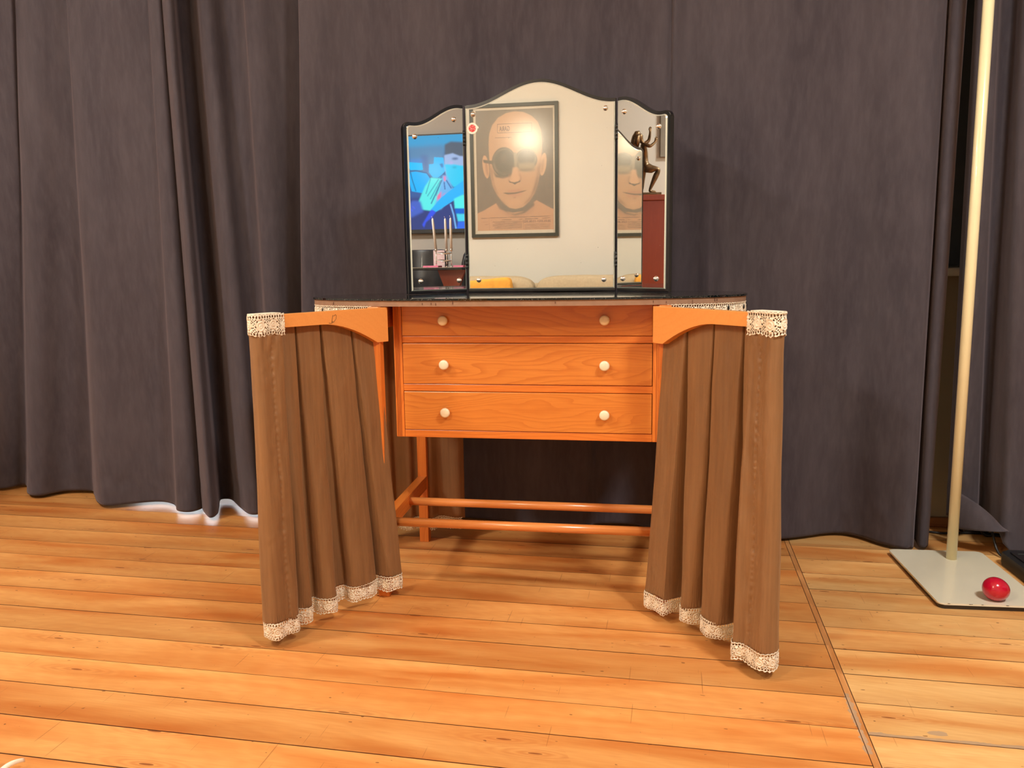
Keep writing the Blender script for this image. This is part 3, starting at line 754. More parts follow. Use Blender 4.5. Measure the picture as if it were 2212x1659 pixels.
def glass_mesh(name, pts, flip):
    """silvered plate with a ground bevel; lies in xz, faces -y"""
    s = -1 if flip else 1
    if flip: pts = [(-x, z) for x, z in pts][::-1]
    ins = inset(pts, .0032)
    n = len(pts)
    v = [(x, 0, z) for x, z in pts] + [(x, -.0022, z) for x, z in pts] + [(x, -.0040, z) for x, z in ins]
    f = [tuple(range(n))[::1]]
    me = bpy.data.meshes.new(name)
    faces = [tuple(range(n - 1, -1, -1))]; mi = [1]
    for i in range(n):
        j = (i + 1) % n
        faces.append((i, j, n + j, n + i)); mi.append(1); faces.append((n + i, n + j, 2 * n + j, 2 * n + i)); mi.append(1)
    faces.append(tuple(range(2 * n, 3 * n))); mi.append(0)
    me.from_pydata(v, [], faces); me.materials.append(M['mirror']); me.materials.append(M['bevel'])
    for p, k in zip(me.polygons, mi): p.material_index = k
    bm = bmesh.new(); bm.from_mesh(me); bmesh.ops.recalc_face_normals(bm, faces=bm.faces); bm.to_mesh(me); bm.free()
    return me
def board(name, pts, flip, y0, y1, parent):
    if flip: pts = [(-x, z) for x, z in pts][::-1]
    mat4 = Matrix(((1, 0, 0, 0), (0, 0, -1, 0), (0, 1, 0, 0), (0, 0, 0, 1)))
    return MB().prism(pts, -y1, -y0, mat4, bevel=.0022).build(name, M['black'], parent)
screw_prof = [(0, .0062), (.002, .0060), (.0044, .0048), (.0064, .0024), (.0070, .0008), (.0072, 0), (0, 0)]
def screws(parent, xs):
    for x, z in xs:
        s_ = MB().lathe(screw_prof, (0, 0, 0), 24, RX(PI / 2))
        for k in range(3): s_.tube([(-.004 + .004 * k, -.0061 + .0012 * (k != 1), -.0035), (-.004 + .004 * k, -.0063 + .0012 * (k != 1), .0035)], .0005, 6)
        o = s_.build('screw_cap', M['chrome'], parent); o.location = (x, -.0042, z)
bc = board('centre_leaf', outline_center((.0035, .008, .009)), False, 0.0, .013, mir)
g_ = obj('mirror_glass', glass_mesh('mirror_glass', outline_center((0, 0, 0)), False), None, bc)
screws(bc, [(-.183, .487), (.1795, .487), (-.176, .035), (.176, .033)])
aL_, aR_ = math.radians(44), math.radians(41.7)
bl = board('side_leaf', outline_wing(.002, .0095, .008, .009), True, 0.0, .013, mir); bl.location = (-.2105, -.001, 0); bl.rotation_euler = (0, 0, aL_)
obj('mirror_glass', glass_mesh('mirror_glass', outline_wing(0, 0, 0, 0), True), None, bl); screws(bl, [(-.034, .472), (-.155, .418), (-.029, .035), (-.150, .035)])
br = board('side_leaf', outline_wing(.002, .0095, .008, .009), False, 0.0, .013, mir); br.location = (.2105, -.001, 0); br.rotation_euler = (0, 0, -aR_)
obj('mirror_glass', glass_mesh('mirror_glass', outline_wing(0, 0, 0, 0), False), None, br); screws(br, [(.030, .472), (.151, .418), (.028, .035), (.148, .035)])
for x in (-.2105, .2105):
    for z, h in ((.425, .040), (.088, .042)):
        hm = MB().tube([(x, -.004, z - h / 2), (x, -.004, z + h / 2)], .0036, 14)
        for k in range(4): hm.tube([(x, -.004, z - h / 2 + h * k / 4), (x, -.004, z - h / 2 + h * k / 4 + h * .2)], .0042, 14)
        hm.box((x, .002, z), (.013, .003, h))
        hm.build('hinge', M['blackmatt'], mir)
# round red and white paper seal on the centre glass
sc_ = []
for k in range(96):
    a = 2 * PI * k / 96; r = .0150 + .0007 * math.cos(a * 24) + (.0030 * math.exp(-((a - .1) / .25) ** 2)); sc_.append((r * math.cos(a), r * math.sin(a)))
mat4 = Matrix(((1, 0, 0, -.186), (0, 0, -1, -.0041), (0, 1, 0, .450), (0, 0, 0, 1)))
st1 = MB().prism(sc_, 0, .0003, mat4).build('paper_seal', plain('white_seal_paper', s2l((246, 232, 214)), .6, var=.02), bc)
star = [((.0112 if k % 2 else .0092) * math.cos(2 * PI * k / 48), (.0112 if k % 2 else .0092) * math.sin(2 * PI * k / 48)) for k in range(48)]
m4 = mat4.copy(); m4[1][3] = -.00445
t = NT('red_seal_print'); nn = t.noise(t.coord(), 420, 2)
t.set(Base_Color=t.ramp(nn, [(.44, s2l((206, 44, 44))), (.56, s2l((214, 60, 56))), (.60, s2l((244, 214, 200)))]), Roughness=.6)
MB().prism(star, 0, .0002, m4).build('seal_print', t.m, bc)

# ------------------------------------------------------------------ floor lamp, ball, pedal box, cable
fl_ = thing('floor_lamp', 'tall cream metal floor lamp on a pale square plate base at right', 'floor lamp', (.755, 2.319, 0))
bc_ = Vector((.741, 2.195)); ba = math.radians(3.8)
def rrect(w, h, r, n=6):
    o = []
    for cx, cy, a0 in ((w / 2 - r, h / 2 - r, 0), (-w / 2 + r, h / 2 - r, PI / 2), (-w / 2 + r, -h / 2 + r, PI), (w / 2 - r, -h / 2 + r, 1.5 * PI)):
        for k in range(n + 1): a = a0 + k / n * PI / 2; o.append((cx + r * math.cos(a), cy + r * math.sin(a)))
    return o
bp = MB().prism(rrect(.246, .373, .014), .0105, .0150, bevel=.0012).build('base_plate', M['offwhite'], fl_)
bp.location = (bc_.x - .755, bc_.y - 2.319, 0); bp.rotation_euler = (0, 0, ba); bp['label'] = 'pale enamelled plate with worn edge'
MB().prism(rrect(.240, .367, .012), 0.0, .0105, bevel=.001).build('base_underside', M['black'], bp)
cm_ = plain('chipped_dark_edge', (.05, .035, .025), .7); rc = random.Random(3)
for k in range(9): MB().box((-.123 + rc.uniform(.02, .23), -.1865, .0146), (rc.uniform(.002, .006), .0020, .0007)).build('paint_chip', cm_, bp)
MB().tube([(0, 0, .0149), (0, 0, .9), (0, 0, 1.86)], .0133, 32).build('pole', M['cream'], fl_)
MB().lathe([(0, 1.84), (.03, 1.84), (.05, 1.86), (.15, 1.93), (.17, 1.96), (.165, 1.965), (.145, 1.94), (.05, 1.875), (0, 1.87)], (0, 0, 0), 48).build('lamp_shade', M['cream'], fl_)

eg = MB(); bmesh.ops.create_uvsphere(eg.bm, u_segments=48, v_segments=32, radius=1.0)
for v in eg.bm.verts: v.co = Vector((v.co.x * .0300 * (1 + .05 * v.co.x), v.co.y * .0285, v.co.z * .0278))
eg = eg.build('red_egg', M['red'], None, True); eg.location = (.7655, 2.040, .0150 + .0282); eg.rotation_euler = (0, math.radians(14), math.radians(-8))
tag(eg, 'glossy red egg lying on the pale base plate of the floor lamp', 'egg')

pb = thing('pedal_box', 'flat black ribbed plastic box on the floor at the right edge', 'pedal box', (1.02, 2.235, 0), math.radians(4))
MB().prism(rrect(.26, .245, .022), .003, .037, bevel=.006).build('case', M['blackmatt'], pb)
pm = MB(); pm.prism(rrect(.225, .205, .010), .0372, .0405, bevel=.001); pm.build('top_plate', M['black'], pb)
for k in range(5):
    MB().box((0, -.08 + .04 * k, .0412), (.2, .0016, .0014)).build('rib', M['greyleather'], pb)
cb_ = MB().tube([tuple(p) for p in resample([(.985, 2.56, .004), (.955, 2.575, .004), (.925, 2.565, .006), (.905, 2.545, .03), (.897, 2.50, .085), (.893, 2.462, .092), (.893, 2.43, .060), (.897, 2.405, .022), (.905, 2.385, .006), (.920, 2.362, .010), (.934, 2.350, .018)], 60)[0]], .0033, 12).build('cable', M['blackmatt'])
tag(cb_, 'thin black cable looping from under the right curtain to the black box', 'cable')
cb2 = MB().tube([tuple(p) for p in resample([(.74, 2.60, .004), (.80, 2.575, .004), (.86, 2.585, .004), (.93, 2.59, .004), (1.0, 2.585, .004), (1.10, 2.60, .004)], 40)[0]], .0035, 12).build('cable', M['blackmatt'])
tag(cb2, 'black flex lying on the floor in the gap behind the lamp pole', 'cable')
pl_ = MB().box((.905, 2.605, .019), (.075, .04, .038), bevel=.006).build('power_socket_block', M['blackmatt'])
tag(pl_, 'black socket block on the floor behind the right curtain gap', 'socket block')

# curled ribbon ends at the bottom left corner of the view
def petal(name, path, w, parent):
    n = len(path); V = np.zeros((n, 7, 3))
    for i, (p, tw) in enumerate(path):
        hw = w * math.sin(PI * (i + .6) / (n + .1)) ** .6
        for k in range(7):
            q = (k - 3) / 3; V[i, k] = (p[0] + hw * q * math.cos(tw), p[1] + hw * q * math.sin(tw), p[2] + .006 * (1 - q * q))
    o = obj(name, grid_mesh(name, V), M['ribbon'], parent); solid(o, .0008); return o
rb = thing('ribbon_bow', 'two curled ivory ribbon ends on the floor in the bottom left corner', 'ribbon', (-1.072, 1.046, 0))
petal('ribbon_end', [((-.018 - .022 * t, -.03 + .052 * t, .003 + .028 * math.sin(t * PI * .8)), .2) for t in np.linspace(0, 1, 16)], .008, rb)
petal('ribbon_end', [((-.010 + .020 * t, -.03 + .060 * t, .003 + .016 * math.sin(t * PI * .8)), -.4) for t in np.linspace(0, 1, 16)], .0045, rb)

# ------------------------------------------------------------------ painted flat pictures (colour per vertex)
def canvas(w, h, bg):
    c = np.zeros((h, w, 3)); c[:] = s2l(bg); return c
def blur(a, k):
    if k < 1: return a
    for _ in range(2):
        for ax in (0, 1):
            p = np.take(a, np.clip(np.arange(-k, a.shape[ax] + k), 0, a.shape[ax] - 1), axis=ax)
            cs = np.cumsum(p, axis=ax); cs = np.concatenate([np.zeros_like(np.take(cs, [0], axis=ax)), cs], axis=ax)
            n = a.shape[ax]
            a = (np.take(cs, np.arange(2 * k + 1, 2 * k + 1 + n), axis=ax) - np.take(cs, np.arange(0, n), axis=ax)) / (2 * k + 1)
    return a
def poly(c, pts, col, soft=0, alpha=1.0, ext=None):
    """pts in picture units (0..1, v downwards)"""
    h, w, _ = c.shape
    ys, xs = np.mgrid[0:h, 0:w]; xs = (xs + .5) / w; ys = (ys + .5) / h
    if ext: xs = ext[0] + xs * (ext[1] - ext[0]); ys = ext[2] + ys * (ext[3] - ext[2])
    ins = np.zeros((h, w), bool); n = len(pts)
    for i in range(n):
        x1, y1 = pts[i]; x2, y2 = pts[(i + 1) % n]
        if y1 == y2: continue
        cnd = ((ys > min(y1, y2)) & (ys <= max(y1, y2))); xi = x1 + (ys - y1) * (x2 - x1) / (y2 - y1)
        ins ^= cnd & (xs < xi)
    m = blur(ins.astype(float), soft) * alpha
    c[:] = c * (1 - m[..., None]) + np.array(s2l(col)) * m[..., None]
def ell(cx, cy, rx, ry, n=40, a0=0, a1=2 * PI, rot=0):
    o = []
    for k in range(n):
        a = a0 + (a1 - a0) * k / n; x, y = rx * math.cos(a), ry * math.sin(a)
        o.append((cx + x * math.cos(rot) - y * math.sin(rot), cy + x * math.sin(rot) + y * math.cos(rot)))
    return o
def line(pts, w, w2=None):
    w2 = w2 or w; L, R = [], []
    for i, p in enumerate(pts):
        a = Vector(pts[max(0, i - 1)]); b = Vector(pts[min(len(pts) - 1, i + 1)]); d = (b - a).normalized(); n = Vector((-d.y, d.x))
        L.append((p[0] + n.x * w, p[1] + n.y * w2)); R.append((p[0] - n.x * w, p[1] - n.y * w2))
    return L + R[::-1]
def picture(name, c, corner, du, dv, mat, parent):
    """flat sheet carrying the canvas: corner = world top-left, du/dv = world vectors of the picture axes"""
    h, w, _ = c.shape
    g = np.zeros((h, w, 3)); uu = np.linspace(0, 1, w)[None, :, None]; vv = np.linspace(0, 1, h)[:, None, None]
    g = np.array(corner)[None, None] + uu * np.array(du)[None, None] + vv * np.array(dv)[None, None]
    me = grid_mesh(name, g, smooth=False)
    at = me.color_attributes.new('paint', 'FLOAT_COLOR', 'POINT')
    rgba = np.ones((h * w, 4), np.float32); rgba[:, :3] = c.reshape(-1, 3); at.data.foreach_set('color', rgba.reshape(-1))
    o = obj(name, me, mat, parent); return o

# ---- framed poster of a bald man in round goggles. Outer frame x -1.432..-.742, z 1.040..2.052 on the wall behind the camera
PX0, PX1, PZ0, PZ1 = -1.432, -.742, 1.040, 2.052
po = thing('framed_poster', 'framed exhibition poster of a bald face in round goggles hanging above the sofa', 'poster', ((PX0 + PX1) / 2, Y0, PZ0))
oy = Y0
def pbx(name, x0, x1, z0, z1, y0, y1, mat, b=0.0): 
    o = MB().box(((x0 + x1) / 2 - po.location.x, (y0 + y1) / 2 - po.location.y, (z0 + z1) / 2 - po.location.z), (x1 - x0, y1 - y0, z1 - z0), bevel=b).build(name, mat, po); return o
fw_ = .026
fr_ = MB()
for (x0, x1, z0, z1) in ((PX0, PX0 + fw_, PZ0, PZ1), (PX1 - fw_, PX1, PZ0, PZ1), (PX0 + fw_, PX1 - fw_, PZ0, PZ0 + fw_), (PX0 + fw_, PX1 - fw_, PZ1 - fw_, PZ1)):
    fr_.box(((x0 + x1) / 2 - po.location.x, .0125, (z0 + z1) / 2 - po.location.z), (x1 - x0, .024, z1 - z0))
fr_.build('frame', M['frame_dk'], po)
pbx('mount', PX0 + fw_, PX1 - fw_, PZ0 + fw_, PZ1 - fw_, Y0 + .002, Y0 + .006, M['mat'])
# picture coordinates: u from x=-1.397 (seen left in the mirror), v down. Measured in mirror-view units (0..1)
c = canvas(330, 488, (96, 84, 76))
poly(c, [(0, 0), (1, 0), (1, .30), (0, .36)], (104, 96, 84), 30, .8)
rg = np.random.RandomState(2); c *= 1 + .10 * blur(rg.randn(488, 330), 3)[..., None] * 6
def T(X, Y):  # from close-up crop coordinates to picture units
    return ((X - 175) / (1945 - 175), (Y) / 1.0)
skin = (206, 160, 122); sh1 = (158, 116, 88); sh2 = (66, 62, 56)
def U(lst): return [((x - 590) / 578.0, (y - 285) / 852.0) for x, y in lst]
# shoulders and neck
poly(c, U([(590, 1010), (640, 990), (735, 940), (760, 985), (860, 1010), (950, 1000), (1040, 925), (1150, 985), (1170, 992), (1170, 1140), (590, 1140)]), (208, 154, 114), 1)
poly(c, U([(735, 935), (770, 985), (860, 1025), (935, 1010), (1035, 925), (1020, 1000), (940, 1050), (830, 1040), (760, 1000)]), (190, 138, 104), 4, .8)
poly(c, U([(742, 930), (780, 975), (845, 1015), (880, 1020), (935, 1005), (1015, 935), (1025, 960), (950, 1015), (875, 1030), (800, 1000)]), sh2, 3, .9)
# ears
poly(c, U(ell(662, 680, 24, 82, rot=-.12)), (214, 162, 122), 1); poly(c, U(ell(668, 690, 10, 55, rot=-.12)), (150, 108, 84), 2, .6)
poly(c, U(ell(1092, 675, 24, 80, rot=.14)), (222, 176, 136), 1); poly(c, U(ell(1088, 685, 9, 50, rot=.14)), (160, 118, 90), 2, .6)
# head
head = [(690, 640), (685, 520), (692, 450), (715, 390), (760, 340), (820, 310), (885, 300), (950, 308), (1010, 335), (1055, 380), (1080, 440), (1088, 520), (1080, 640), (1066, 740), (1052, 810), (1025, 880), (985, 935), (940, 972), (885, 985), (835, 975), (790, 940), (745, 885), (712, 820), (695, 740)]
poly(c, U(head), skin, 1)
poly(c, U([(690, 640), (712, 690), (722, 800), (760, 900), (830, 968), (790, 945), (745, 885), (712, 820), (695, 740)]), sh1, 4, .9)
poly(c, U([(1080, 640), (1050, 700), (1040, 790), (1000, 890), (930, 965), (985, 935), (1025, 880), (1052, 810), (1066, 740)]), sh1, 4, .9)
poly(c, U([(1040, 760), (1062, 770), (1040, 850), (1010, 880)]), (140, 104, 82), 4, .7)
poly(c, U(ell(880, 430, 150, 100)), (224, 178, 138), 14, .6)
poly(c, U(ell(870, 935, 55, 30)), (222, 172, 134), 8, .6)
# goggles
poly(c, U(ell(800, 650, 92, 104)), (70, 70, 62), 1); poly(c, U(ell(800, 648, 84, 94)), (112, 104, 90), 1)
poly(c, U([(715, 640), (770, 745), (850, 735), (872, 690), (880, 610), (830, 560), (740, 580)]), (84, 82, 72), 2)
poly(c, U(ell(805, 645, 70, 80)), (58, 60, 54), 2); poly(c, U(ell(800, 628, 26, 30)), (84, 80, 72), 4, .7)
poly(c, U([(712, 700), (740, 735), (800, 752), (850, 730), (880, 690), (885, 700), (850, 750), (790, 765), (735, 755)]), (60, 60, 54), 3)
poly(c, U([(640, 628), (720, 640), (718, 665), (645, 650)]), (64, 62, 56), 1)
poly(c, U(ell(965, 640, 84, 78)), (84, 82, 72), 1); poly(c, U(ell(968, 635, 76, 70)), (130, 122, 104), 1); poly(c, U(ell(968, 625, 64, 52)), (86, 84, 76), 2)
poly(c, U(ell(970, 690, 70, 32)), (170, 152, 124), 5, .8); poly(c, U(ell(970, 712, 66, 12)), (120, 104, 84), 3, .6)
poly(c, U([(872, 585), (895, 585), (900, 690), (880, 690)]), (150, 138, 118), 1)
# nose and mouth
poly(c, U([(868, 690), (892, 690), (915, 770), (920, 800), (880, 812), (838, 795), (850, 770)]), (222, 174, 136), 3)
poly(c, U([(832, 778), (848, 790), (872, 795), (905, 790), (922, 776), (920, 794), (900, 800), (880, 812), (858, 800), (838, 796)]), (58, 50, 44), 1, 1)
poly(c, U(line([(845, 735), (832, 770), (836, 790)], 5)), (170, 124, 94), 3, .7); poly(c, U(line([(915, 735), (926, 765), (922, 788)], 5)), (160, 116, 88), 3, .7)
poly(c, U([(785, 868), (830, 866), (880, 866), (930, 858), (975, 852), (930, 868), (880, 879), (830, 881)]), (62, 46, 40), 1, 1)
poly(c, U([(820, 850), (870, 846), (930, 846), (930, 858), (880, 864), (830, 866)]), (196, 134, 106), 2, .8)
poly(c, U([(830, 880), (890, 878), (940, 866), (930, 890), (880, 897), (840, 892)]), (200, 140, 112), 3, .8)
poly(c, U(line([(862, 902), (890, 904)], 3)), (140, 96, 76), 2, .7)
# printed frame of the title and ruled lines
ink = (104, 60, 50)
def rule(x0, y0, x1, y1, t=1.1, a=.9, soft=0, g=1.25): poly(c, U([(x0, y0 - t), (x1, y1 - t), (x1, y1 + t), (x0, y0 + t)]), (80, 42, 34), soft, min(1, a * g))
for (a0, b0, a1, b1) in ((755, 385, 1010, 385), (755, 445, 1010, 445)): rule(a0, b0, a1, b1, 1.6)
for xx in (755, 1010): poly(c, U([(xx - 1.4, 385), (xx + 1.4, 385), (xx + 1.4, 445), (xx - 1.4, 445)]), ink, 0, .9)
rule(735, 478, 860, 478, 1.8, .8)
rule(618, 1046, 1145, 1040, 1.6)
rr2 = random.Random(11)
for k in range(6): rule(rr2.choice((690, 705, 720)), 1074 + k * 9.5, 930, 1072 + k * 9.5, 1.9, .62)
rule(775, 1060, 850, 1059, 2.2, .6); rule(905, 1060, 930, 1059, 2, .5)
for k in range(5): rule(948, 1096 + k * 8, 1142, 1094 + k * 8, 1.6, .5)
rule(950, 1058, 1050, 1056, 2.4, .6); rule(1082, 1055, 1142, 1053, 2.0, .6)
for xx in (680, 940): poly(c, U([(xx - 1, 1050), (xx + 1, 1050), (xx + 1, 1130), (xx - 1, 1130)]), ink, 0, .7)
poly(c, U([(625, 1072), (672, 1070), (672, 1074), (625, 1076)]), ink, 1, .4); poly(c, U([(650, 1088), (672, 1087), (672, 1094), (650, 1095)]), ink, 1, .4)
MARG = .046
ix0, ix1, iz0, iz1 = PX0 + MARG, PX1 - MARG + .006, PZ0 + .052, PZ1 - .044
pr = picture('print', c, (ix0 - po.location.x, .0066, iz1 - po.location.z), (ix1 - ix0, 0, 0), (0, 0, iz0 - iz1), vcol('poster_print', .55), po)
# lettering reads from the room side (the mirror shows it reversed)
def letters(body, size, x_right_seen, z, mat, parent, name, align='RIGHT', bold=0.0, sx=1.0):
    cu = bpy.data.curves.new(name, 'FONT'); cu.body = body; cu.size = size; cu.align_x = align; cu.offset = bold; cu.extrude = .0002
    tmp = bpy.data.objects.new('tmp', cu); COL.objects.link(tmp)
    bpy.context.view_layer.update()
    me = bpy.data.meshes.new_from_object(tmp.evaluated_get(bpy.context.evaluated_depsgraph_get())); bpy.data.objects.remove(tmp)
    o = obj(name, me, mat, parent); o.data.materials.clear(); o.data.materials.append(mat)
    o.rotation_euler = (PI / 2, 0, PI); o.scale = (sx, 1, 1)
    o.location = (x_right_seen - po.location.x, .0070, z - po.location.z); return o
inkm = plain('brown_print_ink', s2l((104, 60, 50)), .7)
def UX(x): return ix0 + (x - 590) / 578.0 * (ix1 - ix0)
def UZ(y): return iz1 - (y - 285) / 852.0 * (iz1 - iz0)
letters('GARA', .050, UX(768), UZ(433), inkm, pr.parent, 'lettering', 'RIGHT', .0012, .62)
letters('28.05.2021-13.06.2021', .0245, UX(1148), UZ(1083), inkm, pr.parent, 'lettering', 'LEFT', .0004, 1.0)
# picture glass; its pale base colour stands in for a veil of glare
t = NT('picture_glass'); t.set(Base_Color=(.52, .48, .40), Roughness=.0, Alpha=.20); t.b.inputs['Specular IOR Level'].default_value = .5
t.b.inputs['Roughness'].default_value = .23; t.b.inputs['Specular IOR Level'].default_value = 1.0
t.m.blend_method = 'BLEND' if hasattr(t.m, 'blend_method') else None
M['picglass'] = t.m
pbx('picture_glass', PX0 + fw_, PX1 - fw_, PZ0 + fw_, PZ1 - fw_, Y0 + .0095, Y0 + .0110, M['picglass'])

# ---- sofa under the poster
so = thing('sofa', 'low taupe upholstered sofa with two rounded back cushions under the poster', 'sofa', (-.85, -1.40, 0))
def cushion(name, c0, size, mat, parent, e=5.0, seg=14, rot=None):
    m = MB(); bmesh.ops.create_cube(m.bm, size=2.0); bmesh.ops.subdivide_edges(m.bm, edges=m.bm.edges, cuts=seg, use_grid_fill=True)
    for v in m.bm.verts:
        p = v.co.copy()
        l = (abs(p.x) ** e + abs(p.y) ** e + abs(p.z) ** e) ** (1 / e)
        q = p / max(l, 1e-6)
        q = q * (1 - .02 * noise.noise(q * 3))
        v.co = Vector((q.x * size[0] / 2, q.y * size[1] / 2, q.z * size[2] / 2))
    if rot is not None: bmesh.ops.rotate(m.bm, cent=(0, 0, 0), matrix=rot, verts=m.bm.verts)
    bmesh.ops.translate(m.bm, vec=c0, verts=m.bm.verts)
    return m.build(name, mat, parent, True)
for x in (-.44, .36): cushion('back_cushion', (x, -.22, .555), (.79, .24, .37), M['sofa'], so)
for x in (-.44, .36): cushion('seat_cushion', (x, .10, .33), (.79, .62, .17), M['sofa'], so)
MB().box((-.04, .02, .155), (1.62, .80, .19), bevel=.02).build('sofa_base', M['sofa'], so)
MB().box((-.04, -.41, .40), (1.62, .10, .56), bevel=.03).build('backrest', M['sofa'], so)
for x in (-.905, .825): cushion('armrest', (x, .0, .34), (.15, .84, .50), M['sofa'], so)
for x, y in ((-.85, .36), (.77, .36), (-.85, -.40), (.77, -.40)): MB().tube([(x, y, 0), (x, y, .062)], .018, 16).build('foot', M['mahogany'], so)
pi_ = cushion('throw_pillow', (0, 0, 0), (.40, .11, .29), M['mustard'], None, e=11.0, rot=RY(math.radians(-5)))
pi_.location = (-1.235, -1.425, .575); tag(pi_, 'mustard yellow throw pillow leaning on the left sofa cushion', 'pillow')

# ---- television on the right wall, film still in saturated blue
tv = thing('television', 'large wall television glowing with a saturated blue film still', 'television', (X1, 1.05, 1.055))
def tbx(name, y0, y1, z0, z1, x0, x1, mat, b=0): return MB().box(((x0 + x1) / 2 - X1, (y0 + y1) / 2 - 1.05, (z0 + z1) / 2 - 1.055), (x1 - x0, y1 - y0, z1 - z0), bevel=b).build(name, mat, tv)
TY0, TY1, TZ0, TZ1 = .45, 1.66, 1.096, 1.777
tbx('cabinet', TY0 - .012, TY1 + .012, TZ0 - .030, TZ1 + .010, X1 - .055, X1 - .002, M['blackmatt'], .003)
c = canvas(640, 360, (60, 90, 150))
EX = ((.45 - .83) / .44 * 1.0, (1.66 - .83) / .44 * 1.0, 0, 1)   # u=0..1 spans the part the mirror shows
def K(lst): return [((x - 100) / 1600.0, y / 2430.0) for x, y in lst]      # units of the two close-ups stacked
def P_(lst, col, soft=1, a=1.0): poly(c, K(lst), col, soft, a, EX)
P_([(-2000, 0), (3600, 0), (3600, 420), (-2000, 420)], (66, 150, 200), 8)
P_([(-2000, 300), (1300, 260), (1250, 800), (800, 1100), (-2000, 1100)], (88, 130, 170), 8)
P_([(-2000, 300), (240, 300), (280, 900), (200, 1500), (-2000, 1500)], (62, 84, 130), 8)
P_([(600, 500), (800, 500), (840, 900), (720, 980)], (84, 110, 160), 6, .8)
P_([(300, 600), (640, 600), (640, 700), (280, 720)], (74, 134, 220), 8, .7)
P_([(-2000, 1600), (3600, 1600), (3600, 2500), (-2000, 2500)], (56, 66, 122), 6)
P_([(256, 660), (640, 700), (660, 880), (300, 870), (250, 780)], (40, 180, 240), 1)
P_([(280, 930), (440, 910), (760, 970), (860, 1130), (760, 1330), (640, 1480), (320, 1420), (230, 1060)], (36, 168, 236), 1)
P_([(980, 560), (1240, 580), (1260, 760), (1300, 900), (1120, 1100), (930, 1080), (820, 940), (830, 740), (960, 730)], (48, 176, 240), 1)
P_(line([(300, 920), (340, 1100), (440, 1420)], 14), (30, 90, 140), 1, .8); P_(line([(290, 890), (480, 890), (760, 960), (880, 1100), (1050, 1120), (1250, 980)], 12), (28, 84, 140), 1, .8)
# head: dark hair top, face
P_([(1280, 250), (1450, 180), (1700, 200), (2400, 260), (2400, 700), (1270, 640)], (86, 96, 112), 3)
P_([(1260, 520), (1500, 480), (1700, 560), (2300, 600), (2200, 1100), (1500, 1300), (1330, 1150), (1260, 850)], (150, 172, 214), 2)
P_([(1260, 760), (1460, 750), (1720, 800), (2300, 800), (2200, 1250), (1500, 1350), (1330, 1150)], (52, 190, 232), 2)
P_(ell(1560, 620, 90, 26), (60, 80, 120), 3, .9); P_(ell(1450, 730, 50, 34), (190, 160, 220), 4, .7); P_(ell(1540, 840, 60, 18), (34, 110, 150), 3, .6)
P_([(1120, 740), (1220, 720), (1230, 830), (1180, 840)], (44, 120, 180), 2)
# shirt, collar and red flecks
P_([(700, 1300), (880, 1080), (1200, 1120), (1180, 1500), (900, 1950), (560, 1900), (480, 1750)], (90, 220, 222), 2)
for a, b in (((1090, 1130), (760, 1560)), ((1140, 1160), (840, 1640)), ((860, 1120), (720, 1500)), ((1150, 1200), (1000, 1560))): P_(line([a, b], 12), (40, 110, 150), 1, .7)
P_([(1200, 1030), (1330, 1050), (1500, 1420), (1150, 1900), (900, 1960), (1080, 1500)], (104, 170, 226), 3)
P_([(1230, 1060), (1290, 1060), (1290, 1180), (1240, 1190)], (216, 120, 170), 2); P_([(1040, 1560), (1160, 1440), (1130, 1620), (1020, 1680)], (226, 110, 150), 3); P_([(1210, 1500), (1290, 1500), (1120, 1740)], (180, 140, 200), 3, .8)
for a, b in (((1180, 1150), (860, 1760)), ((1300, 1160), (1440, 1380)), ((1240, 1200), (1260, 1400)), ((1380, 1480), (1200, 1680))): P_(line([a, b], 16), (44, 70, 140), 1, .8)
# seat belt
P_([(1720, 1220), (2400, 900), (2400, 1250), (1700, 1580), (980, 1980), (860, 1900), (1150, 1600)], (48, 170, 240), 1)
P_([(860, 1900), (990, 1980), (860, 2120), (700, 2240), (640, 2380), (590, 2300), (760, 2050)], (60, 84, 222), 2)
P_([(1500, 1650), (1720, 1560), (2400, 1400), (2400, 1950), (1700, 1920), (1520, 1900)], (84, 224, 226), 2); P_([(1520, 1900), (2400, 1920), (2400, 2100), (1540, 2040)], (30, 96, 200), 2)
P_([(1560, 2040), (2400, 2060), (2400, 2260), (1600, 2240)], (74, 200, 226), 2); P_([(1600, 2240), (2400, 2260), (2400, 2430), (1560, 2430)], (54, 104, 222), 2)
P_(line([(1400, 1780), (1480, 2050), (1540, 2430)], 22), (120, 180, 240), 1, .8)
P_([(120, 1900), (330, 1660), (560, 1680), (640, 1960), (300, 2100), (130, 2080)], (72, 98, 190), 4); P_([(-2000, 1900), (130, 2100), (100, 2430), (-2000, 2430)], (50, 60, 110), 6)
for k in range(4): P_(line([(150 + 60 * k, 1990 - 60 * k), (210 + 62 * k, 2060 - 60 * k)], 18), (84, 100, 230), 2, .7)
picture('screen', c, (-.0556, TY0 - 1.05, TZ1 - 1.055), (0, TY1 - TY0, 0), (0, 0, TZ0 - TZ1), vcol('lit_screen', .15, emit=TVE), tv)

